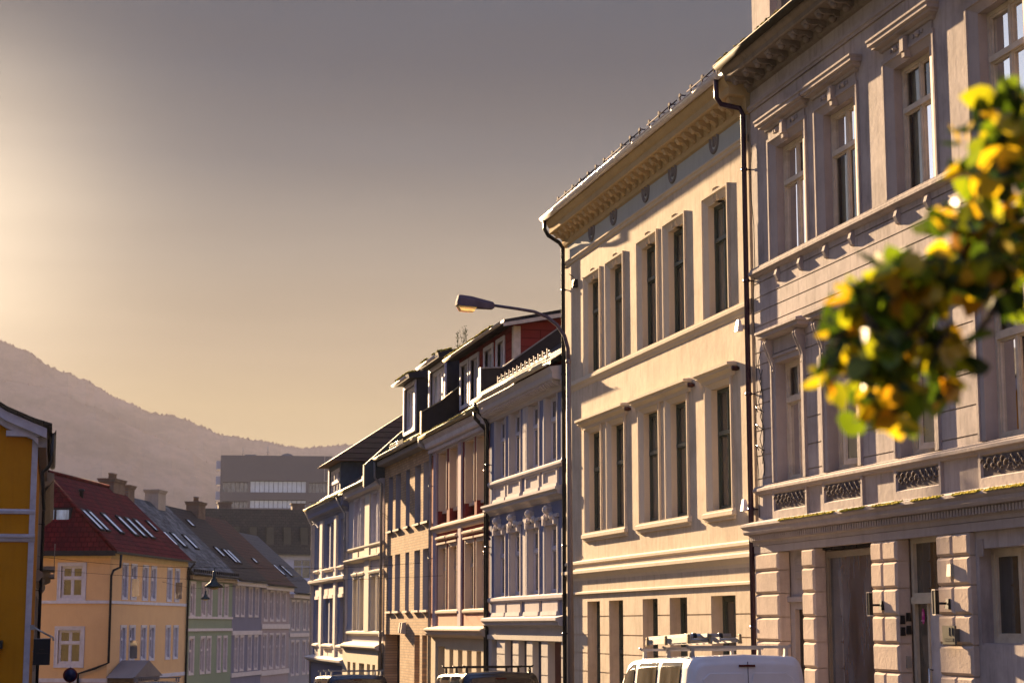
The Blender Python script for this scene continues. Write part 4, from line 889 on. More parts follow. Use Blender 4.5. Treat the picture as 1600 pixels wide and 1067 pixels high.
for a, b in pil: xa, xb = hx(a, b); mb = MB(); mb.box(xa, xb, -.1, .01, .2, 6.2); B.part('pilaster', mb, FT)
L_([(0, 3.4), (.12, 3.44), (.2, 3.5), (.22, 3.6), (0, 3.68)], FT, 'belt_cornice')
L_([(0, -.02), (.1, .02), (.3, .12), (.32, .2), (0, .32)], FT, 'belt_cornice')
L_(shadeprof(.34, 6.3, 6.82), FB, 'cornice')
B.part('gutter', gutter_mesh(-.1, W_, -.40, 6.88, .07), MATS['weathered_gutter'])
B.part('roof', roof_mesh(0, W_, -.32, 6.84, 5.2, 10.6, 10, 6.9, .08), tiles('brown_tiles', (.12, .075, .055), (.16, .10, .07), (.10, .08, .05), .34, .24, .6))
B.part('moss', moss_mesh(0, W_ - 2, -.2, 6.98, 1300, .15, .07, .03, lambda y: (y + .2) * .7), MOSS)
mb = MB(); x0, x1 = 1.6, 5.2; wall(mb, x0, x1, 7.0, 8.7, [(x0 + .4, x1 - .3, 7.35, 8.5, .1)], y=.45)
for x in (x0, x1): mb.poly([(x, .45, 7.0), (x, .45, 8.7), (x, 4.5, 8.7), (x, 4.5, 7.0)])
d_ = B.part('dormer', mb, TEALM); mb = frame_mesh(x1 - x0 - .7, 1.15, fw=.1, dep=.08, trans=(.5,), mull=2, umull=2, bar=.1); mb.box(-.35, -.02, -.08, -.06, -.3, 1.3); o = obj('window', mb, LILACW, d_, (x0 + .4, .5, 7.35)); obj('pane', pane_mesh(x1 - x0 - .7, 1.15, .1, .08, (.5,), 2), MATS['dormer_painted_sheen'], o)
mb = MB(); e0 = (x0 - .4, -.05, 8.72); e1 = (x1 + .4, -.05, 8.72); r0 = (x0 + 1.1, 3.4, 11.0); r1 = (x1 + 3.6, 3.4, 11.1); b0 = (x0 - .4, 6, 8.72); b1 = (x1 + 3.6, 6, 8.72); f1 = (x1 + 3.6, 3.2, 10.9)
mb.poly([e0, e1, (x1 + .4, 2.6, 10.6), r0]); mb.poly([e0, r0, b0]); mb.poly([r0, (x1 + .4, 2.6, 10.6), e1, (x1 + .4, 4.6, 8.9), b0])
mb = MB(); mb.poly([e0, e1, (x1 + .4, 3.4, 11.0), r0]); mb.poly([e0, r0, b0]); mb.poly([e1, (x1 + .4, 3.4, 11.0), (x1 + .4, 6, 8.72)]); mb.poly([r0, (x1 + .4, 3.4, 11.0), (x1 + .4, 6, 8.72), b0]); mb.poly([e0, b0, (x1 + .4, 6, 8.72), e1])
obj('dormer_roof', mb, MATS['brown_tiles'], d_)
pipe(B, 'downpipe', [(.0, -.40, 6.85), (.1, -.3, 6.6), (.5, -.12, 6.1), (.5, -.1, -2)], .045, WARMW)
pipe(B, 'downpipe', [(W_ - .8, -.40, 6.85), (W_ - .6, -.36, 6.65), (W_ - .1, -.14, 6.1), (W_ - .1, -.1, -2)], .045, ZINC)

# ================================================================== left-hand row, far away
ROT = 70.05
def LB(name, label, cat, zb=-2.95): return Bld(name, label, cat, 2.577, 88.0, ROT, zb, 'houses along the left side of the street')
def skylight(B, u, v0, v1, slope, lab=None, wd=.72, par=None):
    """slope: function v -> z of the roof surface"""
    mb = MB(); z0, z1 = slope(v0), slope(v1); n = Vector((0, -(z1 - z0), v1 - v0)).normalized() * .09
    for a, b in ((u - wd / 2, u - wd / 2 + .07), (u + wd / 2 - .07, u + wd / 2)): mb.ring([[(a, v0, z0), (b, v0, z0), (b, v0 + n.y, z0 + n.z), (a, v0 + n.y, z0 + n.z)], [(a, v1, z1), (b, v1, z1), (b, v1 + n.y, z1 + n.z), (a, v1 + n.y, z1 + n.z)]], True, True, True)
    for s_ in (0, .93):
        c = v0 + (v1 - v0) * s_; d = c + (v1 - v0) * .07; zc, zd = slope(c), slope(d)
        mb.ring([[(x, c, zc), (x, d, zd), (x, d + n.y, zd + n.z), (x, c + n.y, zc + n.z)] for x in (u - wd / 2 + .071, u + wd / 2 - .071)], True, True, True)
    o = B.part('skylight', mb, DZINC)
    m = n * .75; mb = MB(); a, b = u - wd / 2 + .07, u + wd / 2 - .07; c, d = v0 + (v1 - v0) * .07, v0 + (v1 - v0) * .93
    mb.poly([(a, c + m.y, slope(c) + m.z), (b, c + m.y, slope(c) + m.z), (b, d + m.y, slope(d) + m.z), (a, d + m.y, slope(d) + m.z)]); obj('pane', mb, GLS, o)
    return o
def chimney(B, u, v, z0, z1, w=.8, d=.6, mat=None, pots=2, cap=True):
    mat = mat or brick('chimney_brick', (.16, .10, .07), (.2, .13, .09), (.15, .13, .11), 1, .24, .09, .014, .5)
    mb = MB(); mb.box(u - w / 2, u + w / 2, v - d / 2, v + d / 2, z0, z1 - .18); mb.box(u - w / 2 - .06, u + w / 2 + .06, v - d / 2 - .06, v + d / 2 + .06, z1 - .179, z1 - .06)
    if cap: mb.box(u - w / 2 - .12, u + w / 2 + .12, v - d / 2 - .1, v + d / 2 + .1, z1 - .059, z1, .01)
    for k in range(pots):
        x = u + (k - (pots - 1) / 2) * .32; mb.lathe((x, v, z1), [(.12, 0), (.11, .25), (.14, .28), (.13, .34)], 10)
    return B.part('chimney', mb, mat)
def two_leaf(B, u0, u1, z0, z1, fm, gm=None, sur=None, sw=.13, y=.1, **kw):
    kw = {**dict(fw=.06, dep=.06, trans=(.64,), mull=0, bar=.06), **kw}
    o = window(B, u0, u1, z0, z1, y, fm, gm or GL, **kw)
    if sur: child(o, 'surround', flat_surround(u1 - u0, z1 - z0, y, sw, .04, bottom=True), sur)
    return o
# ---- ochre-yellow corner house with the red roof
YEL = plaster('yellow_plaster', (.58, .365, .19), (.42, .26, .14), .35, .25, .15); YTR = LILACW
B = LB('corner_house', 'yellow corner house with a dark red hipped tile roof and white windows', 'house')
ws = [(1.95, 2.55, 0), (3.3, 3.95, 1), (5.15, 5.8, 0), (6.55, 7.2, 0), (9.35, 9.95, 0), (10.75, 11.35, 1)]
holes = [(a - .04, b + .04, z0 - .04, z1 + .04, 0) for a, b, _ in ws for z0, z1 in ((2.95, 4.45), (0, 1.5))]
mb = MB(); wall(mb, 0, 12.95, -2.95, 5.0, holes); mb.poly([(12.95, 0, -2.95), (12.95, 8, -2.95), (12.95, 8, 5), (12.95, 0, 5)]); mb.poly([(0, 8, -2.95), (12.95, 8, -2.95), (12.95, 8, 5), (0, 8, 5)]); B.part('wall', mb, YEL)
for k, (a, b, op) in enumerate(ws):
    for z0, z1 in ((2.95, 4.45), (0, 1.5)):
        o = two_leaf(B, a, b, z0, z1, YTR, GL2, YTR, .13)
        if (op and z0 > 1) or (k == 1 and z0 == 0): mb = MB(); mb.box(.02, .42, -.02, .02, 0, .85); c = obj('open_leaf', mb, GLB, o, (.1, -.02, .04), R(-68))
mb = MB(); wall(mb, 0, 8, -2.95, 5.0, [(8 - 2.35, 8 - 1.3, 2.9, 4.36, .12), (8 - 2.38, 8 - 1.28, -.16, 1.4, .12), (8 - 6.4, 8 - 5.4, 2.9, 4.36, .12), (8 - 6.4, 8 - 5.4, -.16, 1.4, .12)])
obj('gable_wall', mb, YEL, B.root, (0, 8, 2.95), R(-90))
for ya, yb, z0, z1, g_ in ((2.35, 1.3, 2.9, 4.36, GLD), (2.38, 1.28, -.16, 1.4, GLD), (6.4, 5.4, 2.9, 4.36, GL), (6.4, 5.4, -.16, 1.4, GL)):
    Wd, Hd = ya - yb, z1 - z0; me = frame_mesh(Wd, Hd, fw=.07, dep=.06, trans=(.62,), mull=1, umull=1, bar=.07)
    o = obj('window', me, YTR, B.root, (.10, ya, z0 + 2.95), R(-90)); obj('pane', pane_mesh(Wd, Hd, .07, .06, (.62,), 1), g_, o); child(o, 'surround', flat_surround(Wd, Hd, .10, .17, .05, bottom=True), YTR)
mb = MB(); mb.box(-.06, 12.95, -.05, 0, 2.62, 2.76); mb.box(-.06, -.0, 0.001, 8, 2.62, 2.76); B.part('string_course', mb, YTR)
mb = MB(); mb.box(-.07, 12.95, -.06, 0, -1.0, -.82); mb.box(-.07, -.0, 0.001, 8, -1.0, -.82); B.part('string_course', mb, YTR)
mb = MB(); mb.box(-.05, 12.9, -.06, .001, 4.72, 4.98); mb.box(-.05, -.001, .002, 8, 4.72, 4.98); B.part('eaves_board', mb, plaster('yellow_plaster_pale', (.50, .36, .18)))
RT = tiles('red_tiles', (.085, .012, .013), (.12, .016, .017), (.04, .010, .012), .34, .28, .8)
mb = MB(); mb.poly([(-.35, -.35, 4.98), (13.0, -.35, 4.98), (13.0, 3.8, 8.85), (.95, 3.8, 8.9)]); mb.poly([(13, 8.2, 4.98), (-.35, 8.2, 4.98), (.95, 3.8, 8.9), (13, 3.8, 8.85)]); mb.poly([(13, -.35, 4.98), (13, 8.2, 4.98), (13, 3.8, 8.85)]); B.part('roof', mb, RT)
mb = MB(); mb.poly([(0, -.35, 4.98), (8.55, -.35, 4.98), (4.4, .95, 8.9)]); o = obj('hip_roof', mb, RT, B.root, (0, 8.2, 2.95), R(-90))
mb = MB(); mb.tube([(-.35, -.35, 5.03), (.95, 3.8, 8.95)], .09, 7); mb.tube([(.95, 3.8, 8.95), (13, 3.8, 8.9)], .09, 7); B.part('ridge_tiles', mb, RT)
mb = MB(); mb.box(-.45, 12.95, -.45, -.35, 4.93, 5.03); mb.box(-.45, -.35, -.349, 8, 4.82, 5.06); B.part('gutter', mb, DZINC)
slope = lambda v: 4.98 + (v + .35) * (3.87 / 4.15) + .02
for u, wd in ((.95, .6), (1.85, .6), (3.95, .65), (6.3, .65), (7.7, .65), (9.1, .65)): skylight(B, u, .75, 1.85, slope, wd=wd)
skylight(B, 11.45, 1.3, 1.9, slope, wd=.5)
mb = MB(); mb.ring([[(x, a, b) for a, b in ((2.05, 6.12), (3.55, 6.12), (3.55, 7.1), (2.05, 7.1))] for x in (.18, .5)], True, True, True); mb2 = MB()
for ya, yb in ((2.15, 2.75), (2.87, 3.46)): mb2.poly([(.17, ya, 6.22), (.17, yb, 6.22), (.17, yb, 7.0), (.17, ya, 7.0)])
o = B.part('roof_window', mb, DZINC); obj('pane', mb2, glassmat('blue_glass', (.10, .16, .24), 2.2, .01, .08), o)
mb = MB(); mb.lathe((3.4, 2.7, 7.6), [(.10, 0), (.10, .5), (.16, .52), (.14, .62)], 10); B.part('vent_pipe', mb, DZINC)
chimney(B, 11.7, 3.9, 8.2, 9.35, 1.9, .8, None, 3)
pipe(B, 'downpipe', [(.2, -.45, 4.9), (.2, -.42, 4.3), (-.1, -.2, 4.15), (-.15, -.12, 3.9), (-.15, -.12, -.1), (-.2, .5, -.35), (-.2, 1.3, -.6), (-.2, 1.3, -2.6)], .06, IRON, False)
pipe(B, 'downpipe', [(12.8, -.45, 4.9), (12.85, -.12, 4.5), (12.85, -.1, -1.0), (12.85, -.1, -2.9)], .06, IRON)
mb = MB()                                          # pedimented porch at the corner
mb.box(-3.0 + 3, .9 + 3.2, -1.3, -.02, -.98, -.80); mb.ring([[(-.3, -1.4, -.79), (4.3, -1.4, -.79), (2.0, -1.4, -.02)], [(-.3, -.06, -.79), (4.3, -.06, -.79), (2.0, -.06, -.02)]], True, True, True)
for q in range(12): mb.box(.1 + q * .34, .25 + q * .34, -1.34, -1.301, -.95, -.84)
for x in (.1, 3.9): mb.box(x, x + .18, -1.25, -1.07, -2.95, -.98)
B.part('porch', mb, plaster('porch_grey', (.19, .16, .15)))
# ---- green, slate, grey and last house
GRN = plaster('green_plaster', (.24, .26, .17), (.17, .18, .13), .35, .3, .15); FARW = paint('pinkish_white', (.58, .48, .46), .55, .1)
LICH = tiles('lichen_slate', (.055, .055, .06), (.08, .08, .085), (.20, .19, .19), .3, .3, .5, (.025, .024, .024))
DBR = tiles('dark_brown_tiles', (.040, .028, .024), (.055, .038, .03), (.03, .024, .02), .3, .25, .5)
RBR = tiles('red_brown_tiles', (.075, .03, .02), (.095, .04, .028), (.05, .03, .022), .3, .25, .5)
BSL = tiles('blue_slate', (.04, .045, .06), (.055, .06, .075), (.04, .04, .05), .3, .3, .4)
def rowhouse(B, u0, u1, ze, zr, yr, wmat, rmat, wins, zw, band, base, surm, lab=None, frieze=None):
    holes = [(a - .04, b + .04, z0 - .04, z1 + .04, 0) for a, b in wins for z0, z1 in zw]
    mb = MB(); wall(mb, u0, u1, base, ze, holes); mb.poly([(u0, 0, base), (u0, 8, base), (u0, 8, ze), (u0, 0, ze)]); mb.poly([(u1, 0, base), (u1, 8, base), (u1, 8, ze), (u1, 0, ze)]); mb.poly([(u0, 8, base), (u1, 8, base), (u1, 8, ze), (u0, 8, ze)]); B.part('wall', mb, wmat)
    for a, b in wins:
        for z0, z1 in zw: two_leaf(B, a, b, z0, z1, surm, GLB, surm, .14)
    for z0, z1 in band: mb = MB(); mb.box(u0, u1, -.07, 0, z0, z1); B.part('string_course', mb, surm)
    B.part('roof', roof_mesh(u0, u1, -.4, ze, yr, zr, yr * 2, ze, .1), rmat)
    mb = MB(); mb.box(u0, u1, -.3, -.0, ze - .25, ze - .01); B.part('eaves_board', mb, frieze or surm)
    B.part('gutter', gutter_mesh(u0, u1, -.47, ze + .05, .07), DZINC)
B = LB('green_house', 'sage-green house with a lichen-spotted slate roof, right of the yellow corner house', 'house'); B.zb = -2.95
rowhouse(B, 12.97, 22.6, 4.3, 8.6, 4.2, GRN, LICH, [(13.75, 14.5), (16.0, 16.7), (17.25, 17.95), (19.5, 20.1), (20.85, 21.5)], [(2.2, 3.85), (-.9, .9)], [(1.98, 2.1), (1.3, 1.45)], -2.95, FARW, frieze=paint('ochre_board', (.30, .20, .11), .6))
sl = lambda v: 4.4 + (v + .4) * (4.3 / 4.6)
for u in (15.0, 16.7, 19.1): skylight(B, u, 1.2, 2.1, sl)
chimney(B, 14.6, 4.1, 8.0, 9.25, 1.1, .7, None, 0); chimney(B, 20.2, 4.1, 8.0, 9.4, 1.5, .8, plaster('rendered_chimney', (.35, .28, .22)), 0)
mb = MB(); x = 13.1
while x < 22.4: mb.box(x, x + .12, -.42, -.3, 4.45, 4.62); x += .42
B.part('snow_guard', mb, DZINC)
B = LB('slate_house', 'slate-violet house with paired cream windows under a dark brown roof', 'house')
rowhouse(B, 22.62, 29.9, 4.2, 8.6, 4.3, plaster('violet_plaster', (.20, .18, .22)), DBR, [(23.4, 24.1), (24.7, 25.4), (26.6, 27.3), (28.2, 28.9)], [(2.25, 3.85), (-.95, .9)], [(1.05, 1.3), (-1.4, -1.15)], -2.95, FARW)
sl = lambda v: 4.3 + (v + .4) * (4.4 / 4.7)
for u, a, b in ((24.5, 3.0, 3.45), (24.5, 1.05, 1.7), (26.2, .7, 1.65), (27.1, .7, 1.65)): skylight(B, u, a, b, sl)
chimney(B, 29.2, 4.2, 8.0, 9.3, 1.6, .8, None, 2)
B = LB('rosy_grey_house', 'rosy grey house with closely set tall windows under a red-brown roof', 'house')
rowhouse(B, 29.92, 37.7, 4.1, 8.55, 4.5, plaster('rosy_plaster', (.36, .28, .27)), RBR, [(30.5, 31.3), (32.2, 33.0), (34.0, 34.8), (35.7, 36.5)], [(2.0, 3.75), (-1.0, 1.0)], [(1.4, 1.7), (-1.5, -1.2)], -2.95, FARW)
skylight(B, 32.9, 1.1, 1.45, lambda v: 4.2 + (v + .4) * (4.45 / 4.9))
B = LB('end_house', 'lower grey house with a blue slate roof at the far end of the left-hand row', 'house')
rowhouse(B, 37.72, 46.2, 3.7, 7.9, 4.4, plaster('dull_grey_plaster', (.32, .29, .30)), BSL, [(38.4, 39.2), (39.9, 40.7), (42.0, 42.8), (43.6, 44.4)], [(1.4, 3.2), (-1.6, .5)], [(.85, 1.1)], -2.95, FARW)
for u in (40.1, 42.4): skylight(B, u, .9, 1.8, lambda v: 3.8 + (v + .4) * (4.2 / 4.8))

# ---- near-left ochre gable house
GRW = paint('grey_white_boards', (.36, .33, .37), .6)
OCH = plaster('ochre_boards', (.36, .145, .006), (.24, .095, .005), .5, .5, .15)
B = Bld('ochre_house', 'deep ochre gabled house cut off by the left edge of the picture', 'house', -.5, 46.5, 0, zg(50), 'houses along the left side of the street')
g = MB(); wall(g, -9, 0, -2, 6.3, [(-2.2, -.78, -1.0, .44, .15), (-6.5, -5, 4.9, 6.1, .15), (-4.0, -2.6, 1.8, 3.2, .15), (-7.6, -6.2, 1.8, 3.2, .15)]); mbp = [(-9, 0, 6.3), (0, 0, 6.3), (-1.0, 0, 6.72), (-2.2, 0, 7.5), (-4.5, 0, 9.4), (-6.8, 0, 7.5), (-8, 0, 6.72)]; g.poly(mbp)
g.poly([(0, 0, -2), (0, 11, -2), (0, 11, 6.3), (0, 0, 6.3)]); g.poly([(-9, 0, -2), (-9, 11, -2), (-9, 11, 6.3), (-9, 0, 6.3)]); g.poly([(-9, 11, -2), (0, 11, -2), (0, 11, 6.3), (-9, 11, 6.3)]); B.part('wall', g, OCH)
for a, b, c, d in ((-2.2, -.78, -1.0, .44), (-4.0, -2.6, 1.8, 3.2), (-7.6, -6.2, 1.8, 3.2), (-6.5, -5, 4.9, 6.1)): two_leaf(B, a, b, c, d, WARMW, GL, WARMW, .06, mull=1)
mb = MB(); mb.mould([(0, 4.30), (.05, 4.31), (.06, 4.38), (.03, 4.42), (0, 4.43)], -9, 0, 0); B.part('string_course', mb, GRW)
mb = MB(); mb.mould([(0, 3.62), (.04, 3.63), (.06, 3.70), (.09, 3.74), (.09, 3.80), (0, 3.82)], -9, 0.03, 0); B.part('string_course', mb, GRW)
mb = MB(); mb.box(-.12, .02, -.03, .12, -2, 6.3); B.part('corner_board', mb, GRW)
OUT = [(.34, 6.42), (-.1, 6.55), (-.75, 6.82), (-1.5, 7.28), (-2.4, 7.95), (-4.5, 9.75)]
rows = []
for x, z in OUT: rows.append([(x, -.35, z), (x, -.35, z + .10), (x, 11.3, z + .10), (x, 11.3, z)])
m2 = MB(); m2.ring(rows, True, True, True); rows = [[(-9 - x, y, z) for x_, y, z in r_] for r_, (x, q) in zip(rows, OUT)]; m2.ring(rows, True, True, True)
B.part('roof', m2, tiles('sooty_tiles', (.035, .028, .025), (.05, .04, .03), (.03, .03, .02)))
mb = MB()
for (dx, dz, yy, th) in ((0, -.02, -.30, .24), (0, -.26, -.18, .16)):
    for sgn in (0, 1):
        R_ = [[((x if not sgn else -9 - x), yy, z + dz), ((x if not sgn else -9 - x), yy, z + dz - th), ((x if not sgn else -9 - x), .0, z + dz - th), ((x if not sgn else -9 - x), .0, z + dz)] for x, z in [(min(a, .22 - (.2 if dz < -.1 else 0)), b) for a, b in OUT]]; mb.ring(R_, True, True, True)
mb.box(-.75, .05, -.2, -.001, 6.2, 6.34); B.part('barge_board', mb, GRW)
mb = MB(); mb.box(.02, .22, -.1, 11, 5.95, 6.38); B.part('eaves', mb, plaster('grey_eaves', (.22, .2, .2)))
mb = gutter_mesh(0, 11, 0, 0, .075); o = B.part('gutter', mb, IRON, None, (.36, -.2, 6.36)); o.rotation_euler.z = R(90)
mb = MB(); mb.tube([(.36, -.1, 6.3), (.36, -.1, 5.6), (.28, -.05, 5.45), (.16, .02, 5.35), (.16, .02, 5.2), (.22, .02, 4.4)], .045, 8); B.part('downpipe', mb, IRON)
mb = MB(); mb.box(-1.9, -.62, -.35, 0, 1.05, 1.25); mb.box(-1.9, -.8, -.3, 0, .92, 1.049); B.part('awning_case', mb, IRON)
np_ = MB(); np_.box(-.98, -.76, -.03, -.002, .50, .68); o = B.part('number_plate', np_, paint('brown_plate', (.16, .07, .02), .5)); text('81', .16, WARMW, o, (-.87, -.034, .59), name='numerals')
bs = empty('hanging_sign', (-.42, 46.35, zg(46)), 0, 'black banner sign hanging from a wall bracket beside the ochre house', 'sign')
zb = zg(46); mb = MB(); mb.box(.02, .42, -.012, .012, .66 - zb, 1.28 - zb, 0); obj('banner', mb, paint('black_cloth', (.008, .008, .010), .6), bs)
mb = MB(); mb.tube([(.0, 0, 1.56 - zb), (.42, 0, 1.34 - zb)], .022, 8); mb.tube([(0, 0, .98 - zb), (.42, 0, 1.32 - zb)], .010, 6); mb.tube([(.40, 0, 1.36 - zb), (.47, 0, 1.32 - zb), (.49, 0, 1.24 - zb)], .022, 8); mb.box(-.08, .02, -.02, .02, 1.5 - zb, 1.62 - zb); mb.tube([(.02, 0, 1.28 - zb), (.42, 0, 1.29 - zb)], .010, 6); obj('bracket', mb, ZINC, bs)
mb = MB(); rr = random.Random(5)
for zz, n, x0 in ((1.02, 4, .16), (.93, 9, .10)):
    for q in range(n): mb.tube([(x0 + q * .03, -.014, zz - zb), (x0 + .012 + q * .03, -.014, zz + rr.uniform(.01, .035) - zb), (x0 + .022 + q * .03, -.014, zz - zb)], .003, 4)
obj('faded_script', mb, paint('faded_gold', (.07, .055, .03), .6), bs)

# ---- ornate stone front behind it
STN = plaster('grey_stone', (.26, .22, .17), (.16, .13, .10), .5, .5, .4)
B = Bld('stone_house', 'sliver of an ornate grey stone house between the ochre house and the yellow corner house', 'house', -.5, 57.6, 90, zg(66), 'houses along the left side of the street')
# facing +X: local x runs to +Y, local y into the building (-X)
tw = [(2 + 3 * k, 3.2 + 3 * k) for k in range(6)]
mb = MB(); wall(mb, 0, 22, -2.8, 6.2, [(a, b, z0, z1, .2) for a, b in tw for z0, z1 in ((3.6, 5.4), (.4, 2.3))]); shell(mb, 0, 22, -2.8, 6.2, 8); B.part('wall', mb, STN)
for a, b in tw:
    for z0, z1 in ((3.6, 5.4), (.4, 2.3)): two_leaf(B, a, b, z0, z1, WARMW, GL, STN, .2)
mb = MB(); mb.mould([(0, 5.7), (.1, 5.75), (.3, 5.9), (.42, 6.05), (.42, 6.2), (0, 6.3)], 0, 22, 0); B.part('cornice', mb, STN)
mb = MB(); mb.mould([(0, 2.9), (.1, 2.95), (.2, 3.1), (.2, 3.2), (0, 3.3)], 0, 22, 0); B.part('string_course', mb, STN)
for x in (1.2, 10.2):                              # small iron-railed balcony on consoles
    mb = MB(); mb.box(x, x + 2.6, -.55, 0, 3.3, 3.42); console(mb, x + .2, 2.75, 3.3, .4, .2); console(mb, x + 2.2, 2.75, 3.3, .4, .2)
    for k in range(14): mb.tube([(x + .05 + k * .19, -.52, 3.42), (x + .05 + k * .19, -.52, 4.1)], .012, 5)
    mb.tube([(x, -.52, 4.1), (x + 2.6, -.52, 4.1)], .02, 6); B.part('balcony', mb, STN)
mb = MB(); mb.ring([[(x, a, b) for a, b in ((-.3, 6.25), (1.2, 8.0), (5, 8.3), (8, 6.3))] for x in (0, 22)], True, True, True); B.part('roof', mb, MATS['sooty_tiles'])
pipe(B, 'downpipe', [(.6, -.4, 6.1), (.6, -.14, 5.7), (.6, -.14, -2.4)], .05, IRON)

# ================================================================== town beyond
B = Bld('hall_building', 'pale building with a broad dark mansard roof, beyond the end of both rows of houses', 'building', 15.5, 226, 0, -3, None)
WPL = plaster('pale_violet_wall', (.66, .62, .66)); DMR = tiles('brown_mansard', (.055, .045, .035), (.075, .06, .045), (.05, .045, .035), .5, .5, .6)
hs = [(x, x + 2.1, z0, z1, .3) for x in (1.5, 5.5, 9.6, 13.2, 17.2) for z0, z1 in ((7.3, 9.6), (1.5, 5))]
mb = MB(); wall(mb, 0, 20, -3, 10.2, hs); shell(mb, 0, 20, -3, 10.2, 14); B.part('wall', mb, WPL)
for h in hs: two_leaf(B, h[0], h[1], h[2], h[3], LILACW, glassmat('amber_glass', (.05, .04, .02), 1.8), y=.25, mull=1)
mb = MB(); mb.box(-.2, 20.2, -.3, 0, 6.5, 6.8); mb.box(-.2, 20.2, -.5, 0, 5.4, 5.75); mb.box(10.6, 16.4, -.2, 0, -3, 5.3); B.part('string_course', mb, LILACW)
mb = MB(); mb.box(11.6, 16, -.4, -.2, 1.2, 4.4); B.part('awning', mb, paint('terracotta', (.30, .12, .06), .6))
mb = MB(); mb.ring([[(-.6, -.8, 10.2), (20.6, -.8, 10.2), (20.6, 14.8, 10.2), (-.6, 14.8, 10.2)], [(.6, 2.2, 15.9), (19.4, 2.2, 15.9), (19.4, 12, 15.9), (.6, 12, 15.9)]], True, True, True); B.part('roof', mb, DMR)
for x in (5.6, 7.7, 9.8, 11.9, 14.0, 16.2): mb = MB(); mb.ring([[(x, -.3, 10.5), (x + .9, -.3, 10.5), (x + .9, .2, 13.6), (x, .2, 13.6)], [(x, 1.4, 10.5), (x + .9, 1.4, 10.5), (x + .9, 1.4, 13.6), (x, 1.4, 13.6)]], True, True, True); B.part('dormer', mb, plaster('brown_sheet', (.10, .085, .06)))
for x, z in ((4.2, 16.2), (13.4, 16.2)): mb = MB(); mb.box(x, x + 1.6, 4, 5.5, 15.8, z + .5); mb.box(x - .15, x + 1.75, 3.9, 5.6, z + .5, z + .62); B.part('chimney', mb, MATS['chimney_brick'])
B = Bld('office_tower', 'large brown office block with two bright ribbon windows on the skyline', 'building', 41.4, 480, -8, -3, None)
OBR = plaster('brown_panels', (.20, .17, .155), (.17, .14, .13), .3, .2, .1)  # panel colour lightened to carry distance haze
rib = [(7.8, 22.2, 36.0, 39.0, .6), (7.8, 22.2, 31.9, 34.0, .6), (.6, 7.2, 36.0, 38.6, .4), (23, 28.3, 36.0, 38.6, .4), (.6, 7.2, 31.9, 33.6, .4), (23, 28.3, 31.9, 33.6, .4), (7.8, 22.2, 28.5, 30, .6), (.6, 28.3, 20, 23, .5), (.6, 28.3, 12, 15, .5)]
mb = MB(); wall(mb, 0, 29, -3, 45.6, rib); shell(mb, 0, 29, -3, 45.6, 22); mb.poly([(0, 0, 45.6), (29, 0, 45.6), (29, 22, 45.6), (0, 22, 45.6)]); B.part('wall', mb, OBR)
for k, h in enumerate(rib):
    mb = MB(); n = 12 if h[1] - h[0] > 10 else 6
    for q in range(n): a = h[0] + (h[1] - h[0]) * q / n; b = h[0] + (h[1] - h[0]) * (q + 1) / n; y = h[4] + random.uniform(-.02, .02); mb.poly([(a, y, h[2]), (b, y + .02, h[2]), (b, y + .02, h[3]), (a, y, h[3])])
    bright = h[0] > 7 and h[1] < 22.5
    o = B.part('window', mb, glassmat('ribbon_painted_sheen', (.48, .54, .58), 2.4, .01, .15, (.60, .66, .70)) if bright else glassmat('office_glass', (.08, .08, .075), 1.9, .02, .1))  # bright ribbon base colour stands in for reflected sky
    mb = MB(); mb.box(h[0], h[1], h[4] - .12, h[4] + .03, h[3] - .12, h[3])
    for q in range(1, n): a = h[0] + (h[1] - h[0]) * q / n; mb.box(a - .05, a + .05, h[4] - .12, h[4] + .03, h[2], h[3] - .1)
    obj('mullions', mb, DZINC, o)
mb = MB(); mb.box(26.9, 27.1, -.25, 0, 38.9, 45.5); mb.box(27.1, 28.8, -.25, 0, 38.9, 39.1); B.part('duct', mb, WARMW)
mb = MB(); mb.ring([[(17 + a, 6, 45.6 + b) for a, b in ((-2, 0), (-1.2, .9), (0, 1.2), (1.2, 1.0), (2.2, 0))], [(17 + a, 10, 45.6 + b) for a, b in ((-2, 0), (-1.2, .9), (0, 1.2), (1.2, 1.0), (2.2, 0))]], True, True, True); mb.box(6, 9, 4, 8, 45.6, 46.2); mb.tube([(12, 5, 45.6), (12, 5, 48.5)], .08, 5); mb.tube([(11.5, 5, 47), (12.5, 5, 47)], .05, 5); mb.tube([(5.5, 5, 45.6), (5.5, 5, 48)], .07, 5); B.part('roof_plant', mb, paint('plant_metal', (.2, .2, .22), .5))
mb = MB()
for z in (22, 26, 30, 34, 38, 42): mb.box(-1.2, 0, 1, 6, z, z + 2.2)
B.part('side_balcony', mb, LILACW)
# fill between the rows further down the street: trees at the street's end
FOL = None

